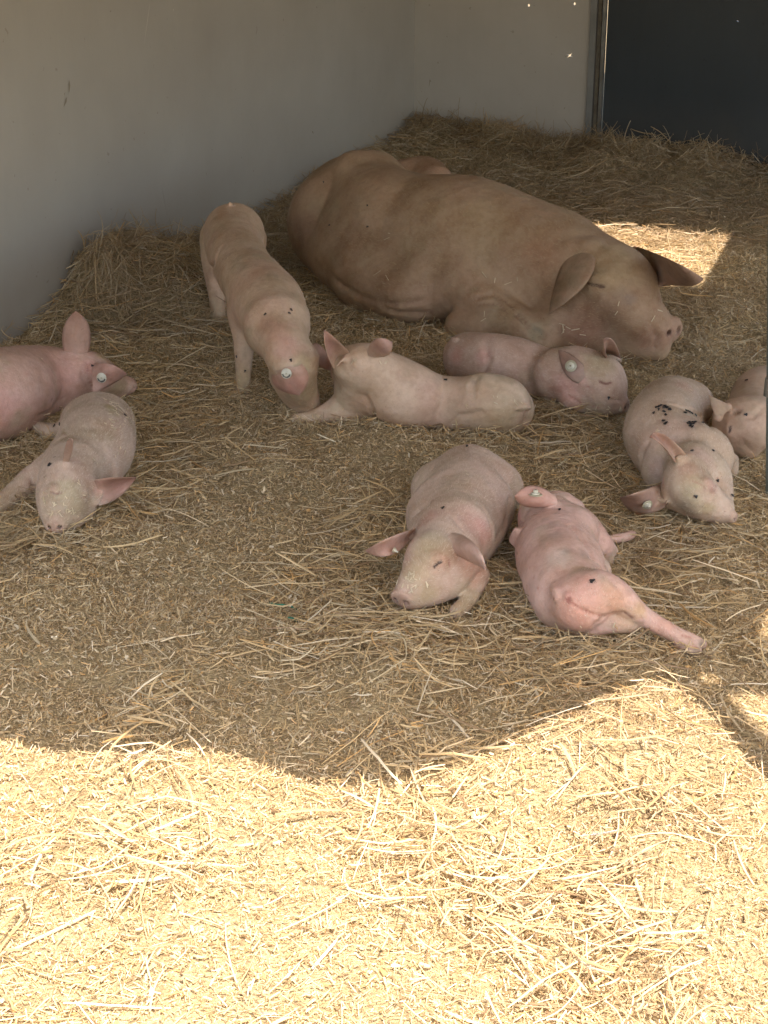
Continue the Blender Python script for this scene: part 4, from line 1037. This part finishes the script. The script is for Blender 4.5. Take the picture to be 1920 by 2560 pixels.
# ------------------------------------------------------------------ bedding: loose straw, chips and stems
rs = np.random.RandomState(7)
PAL = np.array([(0.62, 0.49, 0.29), (0.56, 0.42, 0.23), (0.68, 0.57, 0.39), (0.48, 0.355, 0.19), (0.52, 0.44, 0.29), (0.30, 0.21, 0.12), (0.74, 0.66, 0.50), (0.66, 0.43, 0.19)])
PAL = PAL * np.array((1.02, .975, .89))
PALW = np.array([.22, .2, .14, .13, .12, .08, .05, .06])
def in_view(x, y, mx=0.45):
    halfw = (960 / F) * (y * math.cos(TH) + H * math.sin(TH)) + mx
    dl = (x - A_L[0]) * nL[0] + (y - A_L[1]) * nL[1]; db = (x - A_C[0]) * nB[0] + (y - A_C[1]) * nB[1]
    return (np.abs(x) < halfw) & (dl > 0.004) & (db > 0.004)
def sample(nn, y0, y1):
    x = rs.uniform(-2.3, 2.7, nn * 3); y = rs.uniform(y0, y1, nn * 3)
    k = in_view(x, y); return x[k][:nn], y[k][:nn]
def whorl(x, y, sp):
    a = (noise2(x, y, 1.7, 70) + noise2(x, y, 4.1, 71) * .7) * math.pi * 1.6
    return a + rs.normal(0, sp, len(x)) + math.pi * rs.randint(0, 2, len(x))
def strips(x, y, L, Wd, az, tilt, bend, lift, seg, col, drape=0.6, kink=None, flat=True):
    """ribbons of straw lying on the ground; returns V, Q, C"""
    n_ = len(x); t = np.linspace(-.5, .5, seg + 1)
    dx, dy = np.cos(az), np.sin(az); px_, py_ = -dy, dx
    cz = ground_h(x, y) + lift
    X = x[:, None] + dx[:, None] * L[:, None] * t * np.cos(tilt)[:, None] + px_[:, None] * (bend * L)[:, None] * (4 * t ** 2 - .5)
    Y = y[:, None] + dy[:, None] * L[:, None] * t * np.cos(tilt)[:, None] + py_[:, None] * (bend * L)[:, None] * (4 * t ** 2 - .5)
    if drape:
        gz = ground_h(X.ravel(), Y.ravel(), .25).reshape(X.shape)
        Zc = (gz * drape + (cz - lift)[:, None] * (1 - drape)) + lift[:, None]
    else: Zc = np.repeat(cz[:, None], seg + 1, 1)
    Zc = Zc + (L * np.sin(tilt))[:, None] * t + (np.abs(tilt) * L * .42)[:, None]
    if kink is not None: Zc = Zc + kink[:, None] * L[:, None] * (.5 - np.abs(t * 2)) 
    roll = rs.uniform(-1.2, 1.2, n_)
    wx = px_ * np.cos(roll); wy = py_ * np.cos(roll); wz = np.sin(roll)
    tap = 1 - 0.35 * np.abs(2 * t) ** 3
    hw = (Wd * .5)[:, None] * tap
    A_ = np.stack([X - wx[:, None] * hw, Y - wy[:, None] * hw, Zc - wz[:, None] * hw], -1)
    B_ = np.stack([X + wx[:, None] * hw, Y + wy[:, None] * hw, Zc + wz[:, None] * hw], -1)
    cols = [A_, B_]
    if not flat:                            # folded half-pipe: a ridge line between the edges
        M_ = np.stack([X, Y, Zc], -1) + np.stack([-wz * px_, -wz * py_, np.cos(roll)], -1)[:, None, :] * (Wd * .35)[:, None, None]
        cols = [A_, M_, B_]
    cc = len(cols); V = np.stack(cols, 2).reshape(-1, 3)
    base = np.arange(n_)[:, None] * ((seg + 1) * cc)
    qs = []
    for i in range(seg):
        for j in range(cc - 1):
            a = i * cc + j; qs.append(base + np.array([a, a + 1, a + cc + 1, a + cc])[None])
    Q = np.concatenate(qs)
    Cc = np.repeat(col, (seg + 1) * cc, axis=0)
    return V, Q, Cc
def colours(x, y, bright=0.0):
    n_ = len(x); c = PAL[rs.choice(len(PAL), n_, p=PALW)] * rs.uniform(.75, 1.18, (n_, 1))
    dirt_and_dim = np.clip((y - 5.0) / 2.4, 0, 1) * .8 + np.clip(noise2(x, y, 2.3, 40) * 1.3, -.25, .45)   # older brown straw further in, darkened more to paint in the light falloff
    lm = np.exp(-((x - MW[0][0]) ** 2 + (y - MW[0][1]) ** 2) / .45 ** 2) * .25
    d = np.clip(dirt_and_dim + lm - .08, 0, .8)[:, None]
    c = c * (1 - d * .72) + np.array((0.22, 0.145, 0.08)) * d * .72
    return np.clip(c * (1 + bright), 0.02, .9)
Vs, Qs, Cs = [], [], []; off = 0
def put(V, Q, Cc):
    global off
    Vs.append(V.astype(np.float32)); Qs.append(Q + off); Cs.append(Cc); off += len(V)
# chips (shavings and chopped bits)
for (N, y0, y1, l0, l1, w0, w1) in ((150000, 1.5, 3.3, .003, .022, .0013, .0040), (150000, 1.5, 3.6, .002, .008, .0008, .0020), (200000, 3.1, 5.2, .003, .020, .0014, .0040), (120000, 3.1, 5.2, .003, .010, .0010, .0022), (120000, 5.0, 9.2, .008, .036, .0020, .0050)):
    N = int(N * STRAW); x, y = sample(N, y0, y1); n_ = len(x)
    L = l0 + (l1 - l0) * rs.rand(n_) ** 2; Wd = w0 + (w1 - w0) * rs.rand(n_) ** 2.2
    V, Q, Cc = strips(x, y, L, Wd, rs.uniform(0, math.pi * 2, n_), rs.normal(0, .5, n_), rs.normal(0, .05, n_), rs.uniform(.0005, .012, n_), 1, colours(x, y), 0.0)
    put(V, Q, Cc)
for (N, y0, y1) in ((8000, 1.5, 3.6), (10000, 3.4, 5.4), (10000, 5.2, 9.2)):
    N = int(N * STRAW); x, y = sample(N, y0, y1); n_ = len(x)
    L = .005 + .012 * rs.rand(n_); Wd = .003 + .005 * rs.rand(n_) ** 1.5
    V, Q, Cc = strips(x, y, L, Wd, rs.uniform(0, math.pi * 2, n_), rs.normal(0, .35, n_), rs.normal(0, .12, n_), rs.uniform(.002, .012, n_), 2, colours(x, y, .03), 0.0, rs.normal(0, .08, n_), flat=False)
    put(V, Q, Cc)
# short stems
clump = lambda x, y: noise2(x, y, 3.1, 50) + .6 * noise2(x, y, 8, 51)
for (N, y0, y1, ws) in ((13000, 1.5, 3.9, 1.1), (12000, 3.6, 5.6, 1.15), (24000, 5.3, 9.2, 1.3)):
    N = int(N * STRAW); x, y = sample(N, y0, y1); k = rs.rand(len(x)) < np.clip(.42 + 2.2 * clump(x, y), .04, 1); x, y = x[k], y[k]; n_ = len(x)
    L = .014 + .05 * rs.rand(n_) ** 2; Wd = (.0012 + .0022 * rs.rand(n_) ** 1.5) * ws
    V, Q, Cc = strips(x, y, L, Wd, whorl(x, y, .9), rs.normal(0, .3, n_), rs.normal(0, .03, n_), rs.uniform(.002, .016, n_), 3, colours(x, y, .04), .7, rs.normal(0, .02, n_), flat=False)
    put(V, Q, Cc)
# long stems
for (N, y0, y1, ws) in ((1100, 1.5, 4.3, 1.25), (900, 4.0, 6.2, 1.2), (3200, 6.0, 9.2, 1.25)):
    N = int(N * STRAW); x, y = sample(N, y0, y1); k = rs.rand(len(x)) < np.clip(.4 + 2.2 * clump(x, y), .05, 1); x, y = x[k], y[k]; n_ = len(x)
    L = .06 + .12 * rs.rand(n_) ** 2; Wd = (.0018 + .0028 * rs.rand(n_) ** 1.5) * ws
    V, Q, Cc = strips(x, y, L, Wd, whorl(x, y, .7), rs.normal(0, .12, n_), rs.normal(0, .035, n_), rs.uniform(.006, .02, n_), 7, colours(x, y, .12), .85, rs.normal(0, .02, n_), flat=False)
    put(V, Q, Cc)
# tangled mounds: against the left wall and along the back
def mound_straw(N, cx_, cy_, sx, sy, up):
    x = rs.normal(cx_, sx, N); y = rs.normal(cy_, sy, N); k = in_view(x, y, 1.5) & (y < 9.3); x, y = x[k], y[k]; n_ = len(x)
    L = .025 + .13 * rs.rand(n_) ** 2.2; Wd = .0018 + .003 * rs.rand(n_) ** 1.5
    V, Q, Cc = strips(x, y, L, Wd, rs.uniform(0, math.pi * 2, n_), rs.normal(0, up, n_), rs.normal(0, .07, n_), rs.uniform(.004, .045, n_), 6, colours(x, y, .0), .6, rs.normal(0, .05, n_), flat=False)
    k2 = (V[:, 0] - A_L[0]) * nL[0] + (V[:, 1] - A_L[1]) * nL[1]; V[:, :2] += np.maximum(.002 - k2, 0)[:, None] * nL
    k3 = (V[:, 0] - A_C[0]) * nB[0] + (V[:, 1] - A_C[1]) * nB[1]; V[:, :2] += np.maximum(.002 - k3, 0)[:, None] * nB
    put(V, Q, Cc)
mound_straw(int(3600 * STRAW), MW[0][0], MW[0][1], .26, .38, .22)
mound_straw(int(1300 * STRAW), MW[1][0], MW[1][1], .18, .25, .25)
mrs = np.random.RandomState(3)
for i in range(16): mound_straw(int(150 * STRAW), MW[0][0] + mrs.uniform(-.2, .35), MW[0][1] + mrs.uniform(-.35, .5), .05, .06, .45)
for i in range(14):
    p = A_C + (A_R - A_C) * mrs.uniform(0, 1) + nB * mrs.uniform(.03, .4); mound_straw(int(110 * STRAW), p[0], p[1], .05, .05, .5)
for t in np.linspace(0.02, 1.6, 16):
    p = A_C + (A_R - A_C) * t + nB * .10; mound_straw(int(420 * STRAW * (1 + .6 * math.sin(t * 17))), p[0], p[1], .13, .10, .38)
for t in np.linspace(.35, 1.0, 8):
    p = A_L + (A_C - A_L) * t + nL * .06; mound_straw(int(260 * STRAW), p[0], p[1], .06, .2, .3)
for (px_, py_, N, s_) in ((1250, 500, 700, .35), (980, 1620, 420, .10), (1050, 1560, 300, .10), (1750, 1400, 350, .16), (1350, 1080, 300, .12), (1450, 1700, 350, .12), (420, 1180, 200, .12), (930, 1330, 220, .06), (1700, 500, 500, .3), (380, 1030, 350, .15), (1250, 1450, 100, .05), (1620, 620, 350, .15)):
    p = W(px_, py_); mound_straw(int(N * STRAW), p[0], p[1], s_, s_ * 1.4, .13)
prs = np.random.RandomState(99)
for i in range(34):                                   # loose heaps of longer straw
    px_ = prs.uniform(-100, 2020); py_ = (prs.uniform(1650, 2560) if i % 3 else prs.uniform(1100, 1650)); p = W(px_, py_); mound_straw(int(prs.uniform(40, 110) * STRAW), p[0], p[1], prs.uniform(.03, .07), prs.uniform(.04, .10), .2)
# bedding pushed up round every pig
for (nm, G_, T_, root_, k__) in PIG_SURF:
    kz = int(round((0.018 - G_.lo[2]) / G_.h)); 
    if kz < 0 or kz >= G_.n[2]: continue
    sl = G_.D[:, :, kz]; c_ = np.argwhere((sl > 0.0) & (sl < 0.03))
    if len(c_) == 0: continue
    N = int(len(c_) * G_.h ** 2 * 42000 * STRAW); pk_ = c_[rs.randint(0, len(c_), N)]
    x = G_.lo[0] + G_.h * (pk_[:, 0] + rs.rand(N)); y = G_.lo[1] + G_.h * (pk_[:, 1] + rs.rand(N)); k = in_view(x, y, 1.0); x, y = x[k], y[k]; n_ = len(x)
    L = .008 + .055 * rs.rand(n_) ** 2.6; Wd = .0014 + .0026 * rs.rand(n_) ** 1.5
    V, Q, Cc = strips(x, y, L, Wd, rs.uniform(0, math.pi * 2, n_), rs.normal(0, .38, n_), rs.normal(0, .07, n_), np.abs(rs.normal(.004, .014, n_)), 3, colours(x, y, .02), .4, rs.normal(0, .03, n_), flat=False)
    put(V, Q, Cc)
# stems that stand out one by one
def lone(p0, p1, wd, lift0=.012, lift1=.012, bend=0.04, col=(.66, .54, .34)):
    a, b_ = W(*p0), W(*p1); m_ = (a + b_) / 2; d = b_ - a; L = np.array([np.hypot(d[0], d[1])])
    V, Q, Cc = strips(m_[:1], m_[1:2], L, np.array([wd]), np.array([math.atan2(d[1], d[0])]), np.array([0.0]), np.array([bend]), np.array([(lift0 + lift1) / 2]), 9, np.array([col]), .9, flat=False)
    n3_ = len(V) // 3; tt = np.repeat(np.linspace(0, 1, n3_), 3); V[:, 2] += (lift1 - lift0) * (tt - .5)
    put(V, Q, Cc)
for a in [((1035, 1697), (1157, 1830), .0042), ((977, 1789), (1163, 1832), .004), ((1163, 1832), (1400, 1828), .004), ((989, 1931), (1290, 1868), .0045), ((266, 2228), (428, 2240), .0055, .02, .03, .02, (.8, .76, .62)),
          ((0, 2393), (243, 2297), .005), ((463, 2043), (631, 2077), .004), ((839, 1970), (897, 2069), .0045), ((324, 2005), (382, 1965), .0045, .02, .03, 0, (.78, .7, .5)), ((463, 1704), (579, 1774), .0055, .01, .02, .05, (.62, .48, .24)),
          ((1125, 1385), (1260, 1480), .0025), ((1480, 1230), (1535, 1222), .004), ((1340, 1250), (1540, 1222), .004), ((1840, 1220), (1905, 1260), .006), ((1720, 1330), (1770, 1310), .003), ((1560, 1700), (1920, 1560), .0025, .02, .04),
          ((1120, 1500), (1160, 1590), .004, .03, .01, .0, (.66, .54, .3)), ((650, 1640), (670, 1720), .003), ((300, 1630), (520, 1600), .003), ((1795, 1760), (1850, 1860), .005), ((1450, 2090), (1540, 2106), .006, .02, .03, 0, (.8, .78, .72)), ((1570, 2120), (1610, 2270), .005),
          ((1830, 2110), (1880, 2230), .005), ((1260, 2370), (1340, 2420), .004), ((1400, 2300), (1700, 2360), .0035), ((60, 1560), (110, 1620), .006), ((560, 1555), (575, 1600), .005, .0, .03), ((585, 1555), (640, 1560), .004), ((770, 930), (860, 960), .003),
          ((560, 2330), (600, 2500), .004), ((1770, 1430), (1900, 1380), .003), ((1560, 1590), (1640, 1560), .0045), ((780, 2440), (840, 2400), .006, .01, .03, 0, (.8, .74, .6)), ((640, 2540), (690, 2560), .005, .01, .02, 0, (.8, .76, .7)),
          ((1630, 560), (1700, 545), .004, .06, .05), ((1360, 506), (1400, 490), .004, .02, .06, 0, (.7, .56, .34)), ((890, 600), (1010, 640), .003)]:
    lone(*a)
# crumbs of straw stuck to the pigs
def crumbs(G, T, pts, rp, n_each, l0=.004, l1=.012, k_=1.0):
    for (x, y) in pts:
        for _ in range(n_each):
            q = G.hit(*T(x + rs.normal(0, rp), y + rs.normal(0, rp)))
            if q is None or q[2] < .02: continue
            nn_ = G.grad(q); a = rs.randn(3); a -= nn_ * (a @ nn_); a /= np.linalg.norm(a); s_ = np.cross(nn_, a)
            L = rs.uniform(l0, l1) * .5; wd = rs.uniform(.0006, .0013); q = q + nn_ * .0028
            V = np.array([q - a * L - s_ * wd, q - a * L + s_ * wd, q + a * L + s_ * wd + nn_ * .001, q + a * L - s_ * wd + nn_ * .001, q - a * L - s_ * wd + nn_ * .0008, q - a * L + s_ * wd + nn_ * .0008, q + a * L + s_ * wd + nn_ * .0018, q + a * L - s_ * wd + nn_ * .0018])
            put(V, np.array([(3, 2, 1, 0), (4, 5, 6, 7), (0, 1, 5, 4), (1, 2, 6, 5), (2, 3, 7, 6), (3, 0, 4, 7)]), np.repeat(np.array([(.66, .55, .36)]) * rs.uniform(.8, 1.15), 8, 0))
crumbs(G_a, c5, [(430, 1200), (480, 1230), (400, 1270)], 35, 7); crumbs(G_a, c5, [(870, 350), (420, 1090), (540, 1250)], 12, 2)
crumbs(G_i, c3, [(990, 920), (1050, 960), (1150, 970), (1180, 1020), (1000, 1050)], 45, 9, .004, .014); crumbs(G_i, c3, [(500, 1860), (590, 1790), (440, 1740), (620, 1880)], 30, 7); crumbs(G_i, c3, [(700, 1600), (380, 1680), (740, 1715), (1030, 1360), (1050, 1310), (850, 1385)], 20, 2)
crumbs(G_f, c4, [(925, 400), (1015, 415), (795, 440), (275, 225), (400, 230)], 12, 3); crumbs(G_b, c6, [(870, 1150), (600, 1150), (1310, 1120)], 25, 2); crumbs(G_c, c7, [(980, 1550), (560, 800), (900, 350)], 30, 2)
crumbs(G_sow, c2, [(820, 565), (930, 568), (1330, 690), (1110, 725), (1130, 765), (440, 380), (1170, 760), (400, 550), (830, 710), (1480, 715)], 14, 2, .01, .03)
crumbs(G_e, c4, [(1398, 420), (1500, 440), (1440, 450)], 10, 2, .008, .02); crumbs(G_h, c3, [(360, 510)], 10, 1); crumbs(G_g, c1, [(900, 1600)], 20, 3)
V = np.concatenate(Vs); Q = np.concatenate(Qs); Cc = np.concatenate(Cs)
bed = npmesh('straw_bedding', V, Q, M_STRAW, None, False, Cc); bed['kind'] = 'stuff'
tag(bed, 'loose golden chopped straw and wood shavings covering the pen floor', 'straw')


# ------------------------------------------------------------------ flies, one object each
def fly_mesh():
    V, Q, T = [], [], []
    def blob(cx, cy, cz, rx, ry, rz, nu=8, nv_=6):
        b0 = len(V)
        for i in range(nv_ + 1):
            th_ = math.pi * i / nv_
            for j in range(nu):
                ph = 2 * math.pi * j / nu; V.append((cx + rx * math.cos(th_), cy + ry * math.sin(th_) * math.cos(ph), cz + rz * math.sin(th_) * math.sin(ph)))
        for i in range(nv_):
            for j in range(nu): Q.append((b0 + i * nu + j, b0 + i * nu + (j + 1) % nu, b0 + (i + 1) * nu + (j + 1) % nu, b0 + (i + 1) * nu + j))
    blob(-.0022, 0, .0022, .0026, .0016, .0015); blob(.0006, 0, .0025, .0017, .0016, .0015); blob(.0026, 0, .0023, .0010, .0013, .0011)
    for s_ in (-1, 1):                                                       # wings and legs
        b0 = len(V); V.extend([(.0008, s_ * .0008, .0038), (-.0030, s_ * .0006, .0036), (-.0046, s_ * .0026, .0030), (-.0024, s_ * .0034, .0032)]); Q.append((b0, b0 + 1, b0 + 2, b0 + 3))
        for lx in (.0018, .0002, -.0014):
            b0 = len(V); V.extend([(lx, s_ * .001, .0018), (lx + .0004, s_ * .001, .0018), (lx * 1.6 + .0003, s_ * .0036, 0), (lx * 1.6, s_ * .0036, 0)]); Q.append((b0, b0 + 1, b0 + 2, b0 + 3))
    return V, Q
fv, fq = fly_mesh()
FLY0 = None
frs = np.random.RandomState(5)
def put_fly(q, nn_, label, group, sc=1.0):
    global FLY0
    if FLY0 is None: FLY0 = npmesh('fly', fv, fq, M_FLY, None, True); o = FLY0
    else: o = FLY0.copy(); C.objects.link(o)
    z = Vector(nn_).normalized(); a = Vector(frs.randn(3)); x = (a - z * a.dot(z)).normalized(); y = z.cross(x)
    m_ = Matrix((x, y, z)).transposed().to_4x4(); o.matrix_world = Matrix.Translation(Vector(q) + z * .0008) @ m_ @ Matrix.Scale(sc, 4)
    tag(o, label, 'fly', group)
def flies(G, T, pts, label, group, sc=1.25):
    for (x, y) in pts:
        q = G.hit(*T(x, y))
        if q is not None: put_fly(q, G.grad(q), label, group, sc)
GF = 'flies on the pigs'
flies(G_c, c7, [(565, 552), (582, 545), (598, 540), (583, 578), (637, 540), (650, 548), (632, 556), (662, 560), (688, 570), (684, 580), (635, 597), (537, 606), (650, 626)], 'tiny black fly in the left cluster on the back of the curled piglet', 'flies in the left cluster')
flies(G_c, c7, [(634, 686), (648, 712), (660, 706)], 'tiny black fly just below the left cluster on the curled piglet', 'flies below the left cluster')
flies(G_c, c7, [(835, 608), (848, 590), (868, 595), (882, 600), (900, 612), (935, 628)], 'tiny black fly in the upper right cluster on the curled piglet', 'flies in the upper right cluster')
flies(G_c, c7, [(876, 715), (890, 705), (905, 718), (918, 702), (935, 700), (895, 735), (915, 745), (928, 718)], 'tiny black fly in the lower right cluster on the curled piglet', 'flies in the lower right cluster')
flies(G_c, c7, [(1015, 706)], 'lone small fly right of the clusters on the curled piglet', None, 1.0)
flies(G_c, c7, [(904, 985)], 'fly behind the upright ear of the curled piglet', None)
flies(G_c, c7, [(1108, 980)], 'lone fly on the shoulder of the curled piglet', None)
flies(G_c, c7, [(1160, 1275)], 'fly above the eye of the curled piglet', None)
flies(G_c, c7, [(942, 1422)], 'fly on the forehead of the curled piglet', None)
flies(G_c, c7, [(1296, 1420)], 'fly at the right edge of the snout of the curled piglet', None)
flies(G_d, c7, [(1447, 288)], 'fly on the back of the piglet by the gate post', None)
flies(G_d, c7, [(1436, 617)], 'fly on the neck of the piglet by the gate post', None)
flies(G_g, c1, [(562, 960)], 'fly on the left shoulder of the standing piglet', None, 1.1)
flies(G_g, c1, [(740, 930), (728, 953)], 'fly of the pair on the right shoulder of the standing piglet', 'pair of flies on the standing piglet', 1.1)
flies(G_g, c1, [(368, 1250)], 'fly high on the front leg of the standing piglet', None, 1.0)
flies(G_g, c1, [(420, 1352)], 'fly low on the front leg of the standing piglet', None, 1.0)
flies(G_g, c1, [(742, 1276)], 'fly between the ears of the standing piglet', None, 1.1)
flies(G_a, c5, [(886, 128)], 'black fly on the top of the rump of the front piglet', None, 1.3)
flies(G_a, c5, [(692, 636)], 'black fly on the neck of the front piglet', None, 1.2)
flies(G_b, c6, [(472, 286)], 'fly beside the ear of the pink stretched piglet', None, 1.2)
flies(G_b, c6, [(718, 812)], 'fly on the thigh of the pink stretched piglet', None, 1.5)
flies(G_f, c4, [(688, 316)], 'fly on the back of the middle piglet', None, 1.3)
flies(G_e, c4, [(1440, 396)], 'fly on the cheek of the piglet lying before the sow', None, 1.2)
flies(G_i, c3, [(1110, 998)], 'fly on the rump of the greyish piglet at the left', None, 1.2)
flies(G_i, c3, [(492, 1085), (540, 1072)], 'fly of the two on the hind leg of the greyish piglet', 'two flies on the hind leg', 1.1)
flies(G_i, c3, [(452, 1434), (440, 1445)], 'fly of the two beside the upright ear of the greyish piglet', 'two flies by the ear', 1.2)
flies(G_h, c3, [(828, 555)], 'fly behind the tagged ear of the pink piglet', None, 1.1)
flies(G_sow, c2, [(171, 183)], 'fly high on the rump of the sow', None, 1.0)
flies(G_sow, c2, [(343, 272)], 'fly on the upper flank of the sow', None, 1.0)
flies(G_sow, c2, [(345, 355), (195, 350)], 'fly low on the hip of the sow', 'flies on the hip of the sow', 1.0)
# green twine half buried in front
def put_twine():
    pts = [W(676, 1508, .004), W(690, 1512, .014), W(706, 1512, .018), W(728, 1516, .012), W(742, 1526, -.004)]
    t_ = empty('twine', (pts[0][0], pts[0][1], 0)); tag(t_, 'bit of green plastic twine half buried in the bedding', 'twine')
    tube('strand', pts, [.0025] * 5, M_TWINE, t_, 8)
    pts = [W(722, 1545, .0), W(733, 1547, .014), W(742, 1552, .002)]
    tube('strand', pts, [.003] * 3, M_TWINE, t_, 8)
put_twine()
